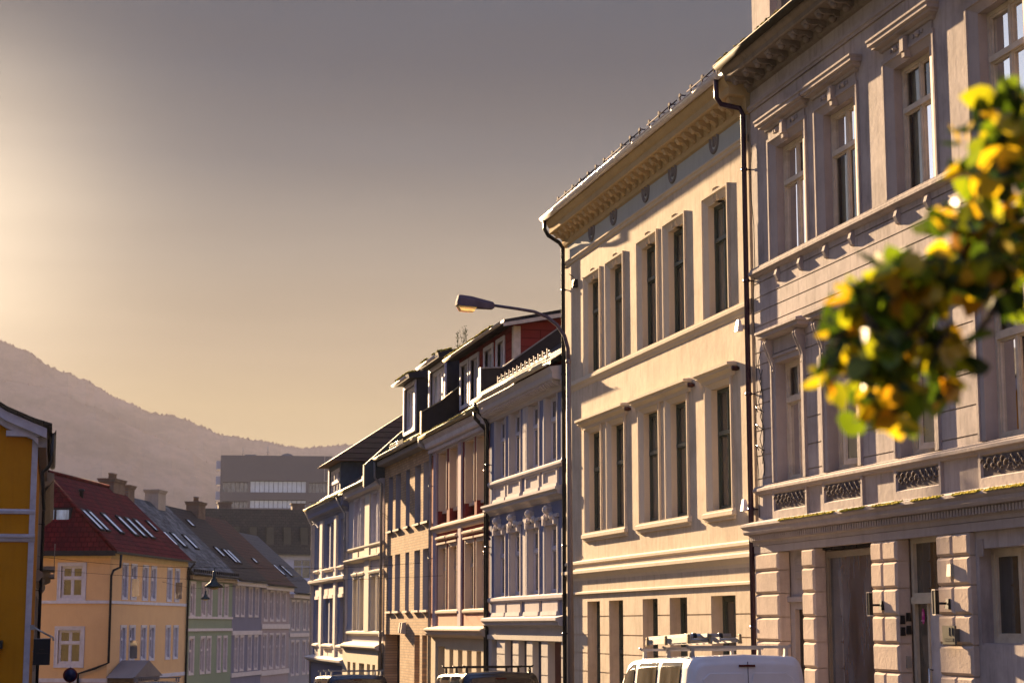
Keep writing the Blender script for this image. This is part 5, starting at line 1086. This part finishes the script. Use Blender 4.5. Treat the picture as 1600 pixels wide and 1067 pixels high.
# ================================================================== mountains
def ridge_mesh(prof, Y, back, rough, zf=-6, seed=0, trees=0):
    """terrain rising from Y towards a crest; prof: [(x at crest, z)] interpolated"""
    mb = MB(); xs = [p[0] for p in prof]; x0, x1 = xs[0], xs[-1]; NX, NY = 420, 26
    def H(x):
        for a, b in zip(prof, prof[1:]):
            if a[0] <= x <= b[0]: t = (x - a[0]) / (b[0] - a[0]); t = t * t * (3 - 2 * t) * .5 + t * .5; return a[1] + (b[1] - a[1]) * t
        return prof[-1][1]
    rows = []
    for j in range(NY + 1):
        t = j / NY; row = []
        for i in range(NX + 1):
            x = x0 + (x1 - x0) * i / NX; h = H(x); n = noise.fractal(Vector((x * .012, t * 3 + seed, seed)), 1, 2, 5) * rough * math.sin(math.pi * min(1, t * 1.02)) 
            n2 = noise.fractal(Vector((x * .06, t * 9, seed + 4)), 1, 2, 4) * 2.2
            z = zf + (h - zf) * t ** .95 + n + (n2 if j < NY else n2 * .8)
            row.append((x, Y - back * (1 - t), z))
        rows.append(row)
    rows.append([(p[0], p[1] + back * .6, zf) for p in rows[-1]])
    mb.ring(rows, False)
    crest = rows[NY]
    rr = random.Random(seed)
    if trees:
        for _ in range(trees):
            i = rr.randrange(NX); p = crest[i]; q = crest[i + 1]; t = rr.random(); x = p[0] + (q[0] - p[0]) * t; z = p[2] + (q[2] - p[2]) * t - 1.5; r_ = rr.uniform(1.2, 3.4) * (Y / 2600); h = r_ * rr.uniform(.6, 1.2) + 1.6
            i0 = len(mb.v); mb.v += [(x + r_ * math.cos(a), p[1] + r_ * math.sin(a), z) for a in (0, 1.6, 3.1, 4.7)] + [(x, p[1], z + h)]
            for q_ in range(4): mb._f((i0 + q_, i0 + (q_ + 1) % 4, i0 + 4))
    return mb
HILL, n, b = newmat('wooded_hillside'); v_ = tex(n, (.011, .011, .02)); v2_ = tex(n, (.05, .05, .07))
c_ = mixc(n, mrange(n, noi(n, v_, 1, 6, .65), .42, .60, 0, 1), (.33, .22, .16), (.25, .17, .12)); c_ = mixc(n, mrange(n, noi(n, v2_, 1, 6, .7), .45, .62, 0, .3), c_, (.18, .13, .09))  # hill colours raised so they carry part of the haze brightness
n.links.new(c_, b.inputs['Base Color']); b.inputs['Roughness'].default_value = 1; b.inputs['Specular IOR Level'].default_value = 0
far_p = [(-900, 320), (-500, 400), (-300, 415), (-135, 397), (-84, 391), (-49, 379), (-14, 357), (5, 350), (31, 342), (52, 330), (75, 316), (98, 309), (120, 297), (150, 294), (173, 289), (195, 280), (219, 269), (273, 262), (337, 252), (402, 258), (458, 262), (560, 275), (700, 240), (1100, 200), (1700, 260)]
o = obj('mountain', ridge_mesh(far_p, 2600, 420, 8, -6, 3, 1500), HILL); o['kind'] = 'structure'
near_p = [(x * 1.68, 1.6 + (z - 1.6) * 1.68) for x, z in [(-700, 180), (-300, 178), (-62, 166), (-14, 160), (22, 147), (60, 129), (85, 119), (101, 110), (135, 104), (190, 84), (300, 60), (500, 40), (900, 30)]]
o = obj('hillside', ridge_mesh(near_p, 2100, 330, 7, -6, 8, 500), HILL); o['kind'] = 'structure'

# ================================================================== street furniture
LMET = paint('lamp_metal', (.085, .07, .10), .9, .2, spec=.05)
zb = zg(32.8) + .13
lb = empty('street_lamp', (9.31, 32.8, zb), 0, 'grey street lamp whose long curved arm reaches left over the street', 'street lamp')
H_ = 6.1 - zb                                      # height at which the arm starts
mb = MB(); mb.tube([(0, 0, 0), (0, 0, 1.2), (0, 0, 1.26)], [.075, .075, .058], 14); mb.tube([(0, 0, 1.26), (-.015, 0, H_ * .6), (-.025, 0, H_ + .45)], [.058, .052, .043], 14)
mb.lathe((-.025, 0, H_ + .38), [(.048, 0), (.055, .03), (.048, .08)], 14); mb.box(-.03, .03, -.078, -.07, .55, .95); obj('pole', mb, plaster('galvanised', (.15, .13, .135), (.09, .075, .08), .6, .4, .1, 20, .6), lb)
mb = MB(); mb.tube([(-.025, 0, H_ + .44), (-.033, 0, H_ + .67), (-.10, 0, H_ + .91), (-.245, 0, H_ + 1.11), (-.45, 0, H_ + 1.26), (-.69, 0, H_ + 1.345), (-1.06, 0, H_ + 1.39), (-1.52, 0, H_ + 1.435)], [.038, .037, .036, .034, .032, .030, .029, .029], 10); obj('arm', mb, LMET, lb)
mb = MB(); rows = []
for x, hw, z0, z1 in ((-1.47, .05, 1.38, 1.47), (-1.50, .075, 1.36, 1.50), (-1.72, .10, 1.365, 1.545), (-1.92, .13, 1.375, 1.585), (-2.13, .13, 1.385, 1.605), (-2.16, .12, 1.40, 1.60), (-2.20, .11, 1.40, 1.45)):
    rows.append([(x, -hw, H_ + z0), (x, -hw * .97, H_ + z0 + (z1 - z0) * .6), (x, -hw * .7, H_ + z1 - .012), (x, 0, H_ + z1), (x, hw * .7, H_ + z1 - .012), (x, hw * .97, H_ + z0 + (z1 - z0) * .6), (x, hw, H_ + z0)])
mb.ring(rows, True, True, True); hd = obj('lamp_head', mb, LMET, lb)
mb = MB(); mb.ring([[(-2.17, -.105, H_ + 1.39), (-1.82, -.105, H_ + 1.37), (-1.82, .105, H_ + 1.37), (-2.17, .105, H_ + 1.39)], [(-2.12, -.085, H_ + 1.30), (-1.87, -.085, H_ + 1.29), (-1.87, .085, H_ + 1.29), (-2.12, .085, H_ + 1.30)]], True, True, True)
m, n, b = newmat('lamp_bowl'); b.inputs['Base Color'].default_value = (.75, .55, .25, 1); b.inputs['Transmission Weight'].default_value = .35; b.inputs['Roughness'].default_value = .5; b.inputs['Subsurface Weight'].default_value = .4
obj('lamp_bowl', mb, m, hd)
lb.scale = (1.0793,) * 3; lb.location = EYE + (lb.location - EYE) * 1.0793
RUBW = paint('black_cable', (.006, .006, .006), .95, .1, spec=.02)
def pendant(x, y, z, s, a, b, label):
    r = empty('hanging_lamp', (x, y, z), 0, label, 'street lamp', 'bell-shaped lamps hung on wires over the street')
    mb = MB(); mb.lathe((0, 0, 0), [(.001, .52 * s), (.05 * s, .5 * s), (.055 * s, .3 * s), (.09 * s, .26 * s), (.12 * s, .17 * s), (.28 * s, .05 * s), (.29 * s, 0), (.27 * s, .01 * s), (.11 * s, .15 * s), (.001, .16 * s)], 20, caps=False); mb.tube([(0, 0, .5 * s), (0, 0, .62 * s)], .012, 6); obj('lamp_shade', mb, paint('green_black_enamel', (.008, .016, .014), .25), r)
    mb = MB(); mb.sphere((0, 0, .02 * s), .16 * s, 12, 8, (1, 1, .55)); obj('lamp_bowl', mb, MATS_BOWL, r)
    mb = MB(); zt = z + .62 * s
    for P in (a, b):
        pts = []
        for k in range(13):
            t = k / 12; p = Vector((x, y, zt)).lerp(Vector(P), t); p.z -= math.sin(t * math.pi) * .10; pts.append((p.x - x, p.y - y, p.z - z))
        mb.tube(pts, .006, 5)
    obj('span_wire', mb, RUBW, r)
    return r
MATS_BOWL = m
pendant(4.9, 58.2, 2.78, 1.0, (11.58, 58.56, 3.26 + .35), (-.48, 58.2, 3.7), 'larger bell-shaped green lamp hung on a wire in front of the green house')
pendant(7.35, 92, 2.88, .85, (11.58, 82.5, 4.0), (5.25, 96.3, 3.9), 'smaller bell-shaped lamp lower left of the larger hanging lamp')
mb = MB(); pts = []
for k in range(17):
    t = k / 16; p = Vector((11.56, 55.08, 3.11)).lerp(Vector((-.48, 57.8, 3.3)), t); p.z -= math.sin(t * math.pi) * .25; pts.append(p)
mb.tube(pts, .005, 5); o = obj('overhead_wire', mb, RUBW); tag(o, 'thin wire strung across the street between house fronts', 'wire')
mb = MB()
sgn = empty('traffic_sign', (.85, 80, zg(80)), 0, 'round dark no-parking disc on a post in front of the yellow corner house', 'road sign')
zz = -.45 - zg(80)
mb = MB(); mb.tube([(0, 0, 0), (0, 0, zz + .35)], .03, 8); obj('post', mb, ZINC, sgn)
mb = MB(); mb.lathe((0, -.03, zz), [(.30, 0), (.30, -.02)], 24, 'y'); obj('disc', mb, paint('sign_red', (.10, .008, .012), .4), sgn)
mb = MB(); mb.lathe((0, -.055, zz), [(.235, 0), (.235, -.004)], 24, 'y'); obj('disc_centre', mb, paint('sign_blue', (.008, .012, .05), .4), sgn)
mb = MB(); mb.box(-.25, .25, -.04, -.02, zz - .52, zz - .34); obj('plate', mb, MATS['sign_red'], sgn)

# ================================================================== vehicles
def vehicle(name, label, cat, X, Y, L, Wd, H, paintm, van=True, rear_glass=True, rack=None, group='vehicles parked along the street', rails=False):
    z0 = zg(Y + L / 2); r = empty(name, (X, Y, z0), 0, label, cat, group); r.rotation_euler.x = math.atan(-.031)
    hw = Wd / 2
    # stations: (s, roof height factor, belt half width factor, roof half width factor, lower z)
    if van: ST = [(0.0, .955, .93, .80, .34), (.03, .985, .97, .835, .31), (.12, .998, .995, .85, .28), (.6, 1, 1, .86, .25), (1.6, 1.002, 1, .865, .25), (L * .56, .995, 1, .86, .25), (L * .64, .955, 1, .84, .25), (L * .80, .66, .99, .80, .25), (L * .90, .56, .97, .80, .26), (L * .985, .47, .88, .74, .3), (L, .40, .78, .68, .34)]
    else: ST = [(0, .55, .9, .75, .35), (.04, .62, .95, .72, .32), (.35, .93, .99, .74, .28), (.7, .985, 1, .76, .25), (L * .35, 1, 1, .78, .25), (L * .5, .985, 1, .77, .25), (L * .62, .88, 1, .76, .25), (L * .75, .62, .99, .82, .25), (L * .9, .54, .96, .8, .26), (L, .42, .8, .7, .34)]
    def sec(st, off=0):
        s, hf, bw, rw, zl = st; top = H * hf; belt = min(H * .56, top * .93); a = hw * bw; c = hw * rw
        pts = [(a * .93, zl), (a * .99, zl + .12), (a, zl + .3), (a * 1.0, belt), (a * .985, belt + .03)]
        rr = min(.16, max(.04, (top - belt) * .4)); sh = top - rr
        pts.append((c + (a - c) * .12 + .01, max(sh - .02, belt + .035)))
        for t in (15, 35, 55, 75): pts.append((c - rr * .9 + rr * .9 * math.cos(R(t)) + .012, top - rr + rr * math.sin(R(t)) * .93))
        pts.append((c * .5, top - .004)); 
        out = [(x + off, s, z) for x, z in pts]; top_c = [(0, s, top + .012)]
        return out + top_c + [(-x, y, z) for x, y, z in reversed(out)]
    rows = [sec(s) for s in ST]; mb = MB(); mb.smooth = True
    # subdivide lengthwise for smoother curves
    R2 = []
    for k in range(len(rows) - 1):
        p0 = rows[max(k - 1, 0)]; p1 = rows[k]; p2 = rows[k + 1]; p3 = rows[min(k + 2, len(rows) - 1)]
        for q in range(4):
            t = q / 4; R2.append([tuple(.5 * (2 * b + (c - a) * t + (2 * a - 5 * b + 4 * c - d) * t * t + (-a + 3 * b - 3 * c + d) * t ** 3) if ax != 1 else b + (c - b) * t for ax, (a, b, c, d) in enumerate(zip(A, Bq, Cq, Dq))) for A, Bq, Cq, Dq in zip(p0, p1, p2, p3)])
    R2.append(rows[-1]); mb.ring(R2, True, False, False)
    n = len(rows[0]); mb.ring([[tuple(v * f if ax != 1 else v for ax, v in enumerate((p[0], p[1] - e, p[2] - 0))) if f == 1 else (p[0] * f, p[1] - e, .9 + (p[2] - .9) * f) for p in rows[0]] for f, e in ((1, 0), (.985, .012), (.95, .02))], True, False, True)
    mb.ring([[(p[0] * f, p[1] + e, .5 + (p[2] - .5) * f) for p in rows[-1]] for f, e in ((1, 0), (.9, .03))], True, False, True)
    body = obj('body', mb, paintm, r)
    GLV = glassmat('car_glass', (.010, .012, .013), 1.7, .004, .02)
    def patch(s0, s1, zlo, zhi, side, name='window', mat=None, skew=0, skew2=0, off=.006, par=None):
        """panel following the body side between two lengthwise stations and two heights (fractions of glasshouse)"""
        mb = MB(); mb.smooth = True; rows_ = []
        for q in range(7):
            t = q / 6; row = []
            for u in range(5):
                f = u / 4; s = s0 + (s1 - s0) * t + skew * f * (1 - t) + skew2 * f * t
                k = max(j for j in range(len(R2)) if R2[j][0][1] <= s + 1e-6); k = min(k, len(R2) - 2); tt = (s - R2[k][0][1]) / max(1e-6, R2[k + 1][0][1] - R2[k][0][1])
                A, B_ = R2[k], R2[k + 1]; P = [tuple(a + (b - a) * tt for a, b in zip(x, y)) for x, y in zip(A, B_)]
                lo, hi = P[4], P[7]; g = zlo + (zhi - zlo) * f; mid = P[5]
                g2 = g * 2
                pt = tuple(a + (b - a) * g2 for a, b in zip(lo, mid)) if g2 <= 1 else tuple(a + (b - a) * (g2 - 1) for a, b in zip(mid, hi))
                row.append((side * (pt[0] + off), pt[1], pt[2] + off * .3))
            rows_.append(row)
        mb.ring(rows_, False); return obj(name, mb, mat or GLV, par or r)
    RUB = paint('rubber', (.012, .012, .012), .7)
    for sd_ in (-1, 1):
        if van:
            for (a, b, k1, k2) in ((.35, 1.15, .0, .0), (1.32, 2.15, .0, .0), (2.32, L * .70, 0, -.62)):
                w1 = patch(a - .03, b + .03, .02, .98, sd_, 'window_seal', RUB, k1, k2, .004)
                patch(a, b, .06, .93, sd_, 'pane', glassmat('van_side_glass', (.05, .045, .035), 2.0, .02, .05) if paintm.name == 'white_van' else GLV, k1, k2, .009, w1)
        else:
            for (a, b, k1, k2) in ((.55, L * .38, .25, 0), (L * .40, L * .68, 0, -.45)): patch(a, b, .08, .9, sd_, 'window', GLV, k1, k2, .006)
    # wheels
    for sx in (-1, 1):
        for s in (.75, L - .85):
            mb = MB(); c = (sx * (hw - .12), s, .31); mb.lathe(c, [(.20, -.10), (.29, -.105), (.315, -.07), (.315, .07), (.29, .105), (.20, .10)], 24, 'x'); w_ = obj('wheel', mb, RUB, r)
            mb = MB(); mb.lathe((c[0] + sx * .085, s, .31), [(.19, 0), (.17, sx * .02), (.05, sx * .025)], 16, 'x'); obj('rim', mb, ZINC, w_)
    # rear end
    e = .018; zt = H * .93
    if rear_glass:
        mb = MB(); mb.box(-hw * .74, hw * .74, -e - .022, -e - .008, H * .60, H * .86); obj('rear_window', mb, GLV, r)
    else:
        for sx in (-1, 1):
            mb = MB(); a, b = (.05, hw * .70); pz0, pz1 = H * .52, H * .885; x0, x1 = sorted((sx * a, sx * b)); c1 = .10
            P = [(x0 + (c1 if sx < 0 else .02), pz1), (x1 - (c1 if sx > 0 else .02), pz1), (x1 - (0.0 if sx > 0 else 0), pz1 - c1 * .8), (x1, pz0), (x0, pz0), (x0, pz1 - c1 * .8)]
            mb.ring([[(x, -e - .004, z) for x, z in P], [(x * 1.0 - sx * 0, -e - .012, z) for x, z in [( (x - (x0 + x1) / 2) * .975 + (x0 + x1) / 2, (z - (pz0 + pz1) / 2) * .965 + (pz0 + pz1) / 2) for x, z in P]]], True, False, True); obj('door_panel', mb, paintm, r)
        mb = MB(); mb.box(-.004, .004, -e - .006, -e + .02, .4, H * .955); obj('door_seam', mb, RUB, r)
    mb = MB(); z = H * .93; mb.box(-.13, .10, -e - .02, -e + .01, z - .018, z + .012, .003); obj('brake_light', mb, paint('dark_red_lens', (.06, .004, .004), .2), r)
    for sx in (-1, 1): mb = MB(); mb.box(sx * hw * .90, sx * hw * .76, -.02, .06, .75, 1.12, .01); obj('tail_light', mb, paint('red_lens', (.25, .01, .01), .15), r)
    mb = MB(); mb.box(-hw * .92, hw * .92, -.09, .05, .34, .58, .02); obj('bumper', mb, RUB, r)
    mb = MB(); mb.box(-.26, .26, -.105, -.09, .43, .54); obj('licence_plate', mb, WHITE, r)
    if rails or rack:
        ys_ = (.28, 1.25, 2.3) if van else (.9, 2.0)
        for s in ys_:
            mb = MB(); mb.box(-hw * .80, hw * .80, s - .02, s + .02, H + .09, H + .125)
            for sx in (-1, 1): mb.box(sx * hw * .76, sx * hw * .70, s - .035, s + .035, H - .03, H + .09, .008); mb.tube([(sx * hw * .74, s, H + .1), (sx * hw * .82, s, H + .13)], .015, 6)
            obj('rack_bar', mb, rack or ZINC, r)
    return r, H, hw
ALU = paint('aluminium', (.36, .34, .32), .45, .2, metal=.3)
wv, H, hw = vehicle('delivery_van', 'white panel van with a ladder on its roof rack, in front of the cream house', 'van', 8.93, 22.9, 4.45, 1.82, 2.0, paint('white_van', (.52, .49, .50), .28, .05, .01, spec=.5), True, False, ALU)
lad = empty('ladder', (8.14, 23.0, zg(23) + 2.0 + .10), 0, 'folded aluminium ladder lying on the roof rack of the white van', 'ladder')
lad.rotation_euler.x = math.atan(-.031)
mb = MB()
for x in (.0, .30, .42, .70): mb.box(x, x + .03, 0, 1.85, 0, .065, .004)
for x in (.03, .27): mb.box(x, x + .028, .05, 1.8, .068, .115, .004)
obj('rail', mb, ALU, lad)
mb = MB()
for a, b in ((.03, .30), (.45, .70)):
    for k in range(7): mb.tube([(a, .06 + k * .28, .035), (b, .06 + k * .28, .035)], .014, 7)
obj('rung', mb, ALU, lad)['label'] = 'rungs between the rails'
BRS = paint('brass_clamp', (.30, .24, .14), .35, metal=.5)
for x, y in ((-.03, -.02), (-.03, 1.7), (.69, -.02), (.28, .0), (-.03, .9)):
    mb = MB(); mb.box(x, x + .045, y, y + .045, -.02, .10, .008); mb.tube([(x + .02, y - .01, .09), (x + .02, y + .055, .09)], .014, 7); obj('clamp', mb, BRS, lad)
pc = empty('pipe', (8.23, 23.35, zg(23.3) + 2.0 + .185), 0, 'short round metal tube tied across the top of the ladder on the white van', 'pipe')
mb = MB(); mb.tube([(-.02, 0, 0), (.62, 0, 0)], .035, 12); obj('tube', mb, ALU, pc); [(lambda m_: (m_.lathe((x_, 0, 0), [(.042, 0), (.042, .05)], 12, 'x'), obj('strap', m_, IRON, pc)))(MB()) for x_ in (.08, .45)]
DKV = paint('black_paint', (.010, .010, .014), .18, .1, 0, spec=.6); GOLDV = paint('bronze_paint', (.16, .13, .09), .25, .1, 0, spec=.6)
vehicle('parked_van', 'black van with a ladder-style roof rack, parked in front of the dark red house', 'van', 8.93, 36.6, 4.5, 1.82, 1.88, DKV, True, True, IRON)
vehicle('parked_van', 'black van with roof bars, parked in front of the pale grey house', 'van', 8.04, 49.2, 4.6, 1.84, 1.9, DKV, True, True, ZINC)
vehicle('parked_car', 'dark estate car half hidden behind the farthest parked van', 'car', 7.85, 60.5, 4.5, 1.8, 1.68, GOLDV, False, True, None)
vehicle('moving_car', 'dark car with a sunlit roof edge in front of the yellow corner house', 'car', 3.35, 59.0, 4.5, 1.8, 1.79, DKV, False, True, None, rails=True)

# ================================================================== autumn tree at the right
LEAF = bpy.data.materials.new('leaf'); LEAF.use_nodes = True; n = LEAF.node_tree; n.nodes.clear()
def nn(t, **k):
    x = n.nodes.new(t)
    for a, b in k.items(): setattr(x, a, b)
    return x
geo = nn('ShaderNodeNewGeometry'); rp = nn('ShaderNodeValToRGB'); n.links.new(geo.outputs['Random Per Island'], rp.inputs[0])
for e, (p, c) in zip(rp.color_ramp.elements, ((0, (.012, .026, .003)), (1, (.62, .26, .010)))): e.position = p; e.color = (*c, 1)  # darkest greens also stand in for deep shade between the leaves
for p, c in ((.36, (.05, .09, .005)), (.56, (.17, .25, .008)), (.74, (.40, .40, .010)), (.87, (.70, .48, .012))): e = rp.color_ramp.elements.new(p); e.color = (*c, 1)
tcn = nn('ShaderNodeTexCoord'); nzl = nn('ShaderNodeTexNoise'); nzl.inputs['Scale'].default_value = 26; n.links.new(tcn.outputs['Object'], nzl.inputs[0])
mxl = nn('ShaderNodeMixRGB'); mxl.blend_type = 'MULTIPLY'; mxl.inputs[0].default_value = .5; n.links.new(rp.outputs[0], mxl.inputs[1]); n.links.new(nzl.outputs[0], mxl.inputs[2])
df = nn('ShaderNodeBsdfDiffuse'); tr = nn('ShaderNodeBsdfTranslucent'); gl = nn('ShaderNodeBsdfGlossy'); gl.inputs['Roughness'].default_value = .35; m1 = nn('ShaderNodeMixShader'); m1.inputs[0].default_value = .5; m2_ = nn('ShaderNodeMixShader'); m2_.inputs[0].default_value = .03
n.links.new(mxl.outputs[0], df.inputs[0]); n.links.new(mxl.outputs[0], tr.inputs[0]); n.links.new(df.outputs[0], m1.inputs[1]); n.links.new(tr.outputs[0], m1.inputs[2]); n.links.new(m1.outputs[0], m2_.inputs[1]); n.links.new(gl.outputs[0], m2_.inputs[2])
oo = nn('ShaderNodeOutputMaterial'); n.links.new(m2_.outputs[0], oo.inputs[0])
BARK = plaster('bark', (.07, .05, .035), (.03, .025, .02), .6, .6, 1.0, 12)
ry = R(YAW)
fw_ = Vector((math.sin(ry), math.cos(ry), 0)); rt_ = Vector((math.cos(ry), -math.sin(ry), 0))
def cs(dist, right, up): return fw_ * dist + rt_ * right + Vector((0, 0, up))
TB = cs(3.7, 2.6, 0); TB.z = zg(TB.y)
tree = empty('street_tree', TB, 0, 'linden tree with yellow and green autumn leaves hanging into the right edge of the picture', 'tree')
def rel(p): return p - TB
limb = [TB, TB + Vector((0, 0, 1.4)), cs(3.66, 2.5, 2.6), cs(3.6, 2.25, 3.3)]
mb = MB(); mb.tube([rel(p) for p in (TB, TB + Vector((.0, 0, .5)), TB + Vector((.02, .0, 1.6)), cs(3.7, 2.62, 2.6), cs(3.75, 2.7, 3.8), cs(3.8, 2.8, 5.0))], [.16, .12, .11, .09, .065, .03], 12); obj('trunk', mb, BARK, tree)
rng = random.Random(21)
def leaf(mb, c, s, d=None):
    """one heart-shaped linden leaf, folded along its midrib"""
    d = d or Vector((rng.uniform(-1, 1), rng.uniform(-1, 1), rng.uniform(-1.6, .25))).normalized()
    u = Vector((rng.uniform(-1, 1), rng.uniform(-1, 1), rng.uniform(-1, 1))); u = (u - d * u.dot(d)).normalized(); nrm_ = d.cross(u); fold = rng.uniform(.05, .35); curl = rng.uniform(-.25, .25)
    mid = [(0, 0), (.5, 0), (1.0, 0)]; rim = [(-.08, .22), (.12, .46), (.45, .47), (.78, .25)]
    i = len(mb.v)
    for t, a in mid: mb.v.append(tuple(c + d * (t * s) + nrm_ * (curl * s * t * t)))
    for sg in (1, -1):
        for t, a in rim: mb.v.append(tuple(c + d * (t * s) + u * (sg * a * s) + nrm_ * (fold * a * s + curl * s * t * t)))
    a0, b0 = i + 3, i + 7
    for o_, rev in ((a0, 0), (b0, 1)):
        for q in ((i, o_, o_ + 1), (i, o_ + 1, i + 1), (i + 1, o_ + 1, o_ + 2), (i + 1, o_ + 2, i + 2), (i + 2, o_ + 2, o_ + 3)): mb._f(q if not rev else q[::-1])
fol = MB(); fol.smooth = True; tw_ = MB()
def PX(x, y, dist):      # a point at given distance seen at photo position, used to lay out the hanging branch
    f = 2850.; v = Vector((x - 800, 533.5 - y, 0)) / f; p = R(PITCH); F_ = fw_ * math.cos(p) + Vector((0, 0, math.sin(p))); U_ = rt_.cross(F_)
    return EYE + (F_ + rt_ * v.x + U_ * v.y) * dist
# branches: polylines with leaf cloud radii; they droop from the crown to the left
BR = [([(1900, 120, 3.6), (1720, 170, 3.4), (1600, 230, 3.3), (1530, 330, 3.25), (1490, 420, 3.2), (1440, 500, 3.2), (1380, 580, 3.2), (1360, 640, 3.2)], .05),
      ([(1640, 200, 3.35), (1570, 190, 3.3), (1530, 160, 3.3)], .04), ([(1510, 380, 3.25), (1430, 430, 3.15), (1350, 470, 3.15), (1300, 540, 3.15)], .05),
      ([(1700, 330, 3.4), (1620, 380, 3.3), (1570, 460, 3.25), (1500, 560, 3.2), (1480, 610, 3.2)], .05), ([(1700, 260, 3.5), (1640, 330, 3.4), (1570, 300, 3.35)], .05)]
for pts, rad in BR:
    P = [PX(*p) for p in pts]; tw_.tube([rel(p) for p in P], [.010 - .007 * k / (len(P) - 1) for k in range(len(P))], 6)
BLOB = [(1545, 190, 55, 24), (1590, 160, 40, 16), (1600, 250, 70, 30), (1530, 270, 65, 34), (1560, 350, 75, 40), (1500, 350, 38, 18), (1470, 430, 60, 34), (1560, 430, 60, 30), (1400, 440, 58, 30), (1350, 490, 62, 36), (1310, 530, 42, 22), (1420, 520, 62, 38), (1480, 520, 50, 26), (1360, 590, 50, 28), (1300, 590, 26, 9), (1410, 600, 38, 18), (1480, 590, 26, 12), (1395, 650, 22, 6), (1350, 640, 26, 9), (1325, 440, 30, 7), (1690, 300, 90, 46), (1670, 160, 80, 40), (1780, 220, 90, 46), (1680, 440, 60, 26)]
for x, y, r_, k in BLOB:            # short twigs fanning out of every clump, each with a handful of hanging leaves
    for _ in range(max(2, int(k * .30))):
        a = rng.uniform(0, 6.283); q = r_ * rng.uniform(.45, 1.0); d0 = 3.22 + rng.gauss(0, .07) + (x > 1620) * .15
        c0 = PX(x, y, d0); c1 = PX(x + q * math.cos(a), y + q * math.sin(a) + 8, d0 + rng.gauss(0, .05)); tw_.tube([rel(c0), rel(c0.lerp(c1, .5) + Vector((0, 0, .008))), rel(c1)], [.0032, .0024, .0012], 5)
        for q_ in range(rng.randint(4, 7)):
            t = rng.uniform(.15, 1.08); p = c0.lerp(c1, t) + Vector((rng.gauss(0, .012), rng.gauss(0, .02), rng.gauss(0, .010))); leaf(fol, rel(p), rng.uniform(.030, .056), (Vector((rng.uniform(-1, 1), rng.uniform(-1, 1), rng.uniform(-1.4, .3))) + (c1 - c0).normalized() * .8).normalized())
for _ in range(2600):     # the crown proper, outside the frame
    a = rng.uniform(0, 6.283); ph = math.acos(rng.uniform(-1, 1)); q = rng.random() ** .4
    c = cs(3.9 + 1.15 * q * math.sin(ph) * math.cos(a), 2.95 + 1.15 * q * math.sin(ph) * math.sin(a), 4.1 + 1.5 * q * math.cos(ph))
    if (c - EYE).dot(rt_) / max(.1, (c - EYE).dot(fw_)) < .33 : continue
    leaf(fol, rel(c), rng.uniform(.05, .075))
for _ in range(14):
    a = rng.uniform(0, 6.283); e_ = cs(3.9 + math.cos(a) * .9, 3.0 + math.sin(a) * .8, rng.uniform(3.2, 5.2)); tw_.tube([rel(q) for q in (cs(3.72, 2.65, rng.uniform(2.6, 4.4)), cs(3.8, 2.8, 0).lerp(e_, .5) + Vector((0, 0, 2)), e_)], [.03, .02, .008], 6)
A_, B_, C_, D_ = cs(3.7, 2.62, 2.15), cs(3.66, 2.35, 2.75), cs(3.62, 1.95, 3.05), PX(1900, 120, 3.6)
tw_.tube([rel(A_ * (1 - t) ** 3 + B_ * 3 * t * (1 - t) ** 2 + C_ * 3 * t * t * (1 - t) + D_ * t ** 3 + Vector((0, 0, .02 * math.sin(t * 17)))) for t in [q / 14 for q in range(15)]], [.045 - .035 * q / 14 for q in range(15)], 8)
obj('branches', tw_, BARK, tree); obj('foliage', fol.mesh('foliage', LEAF, False), LEAF, tree)

# ================================================================== haze
mb = MB(); mb.box(-1900, 2400, -60, 2900, -12, 428); hz = MB(); 
o = obj('haze', mb, [])
m = bpy.data.materials.new('haze_air'); m.use_nodes = True; n = m.node_tree; n.nodes.clear(); pv = n.nodes.new('ShaderNodeVolumePrincipled'); oo = n.nodes.new('ShaderNodeOutputMaterial'); n.links.new(pv.outputs[0], oo.inputs['Volume'])
pv.inputs['Density'].default_value = .00017; pv.inputs['Color'].default_value = (.155, .152, .185, 1); pv.inputs['Anisotropy'].default_value = .2
o.data.materials.clear(); o.data.materials.append(m); o['kind'] = 'stuff'; tag(o, 'warm evening haze over the town and the mountains', 'haze')

# move every building's empty to the middle of its own footprint
bpy.context.view_layer.update()
for r in [q for q in COL.objects if q.type == 'EMPTY' and not q.parent and q.get('category') in ('house', 'building')]:
    xs = []; ys_ = []
    for c in r.children:
        if c.type == 'MESH' and c.name.startswith('wall') or c.name.startswith('roof'):
            for v in c.data.vertices: xs.append(v.co.x + c.location.x); ys_.append(v.co.y + c.location.y)
    if not xs: continue
    c0 = Vector(((min(xs) + max(xs)) / 2, (min(ys_) + max(ys_)) / 2, 0))
    rot = Matrix.Rotation(r.rotation_euler.z, 4, 'Z'); r.location = r.location + rot @ c0
    for c in r.children: c.location = c.location - c0
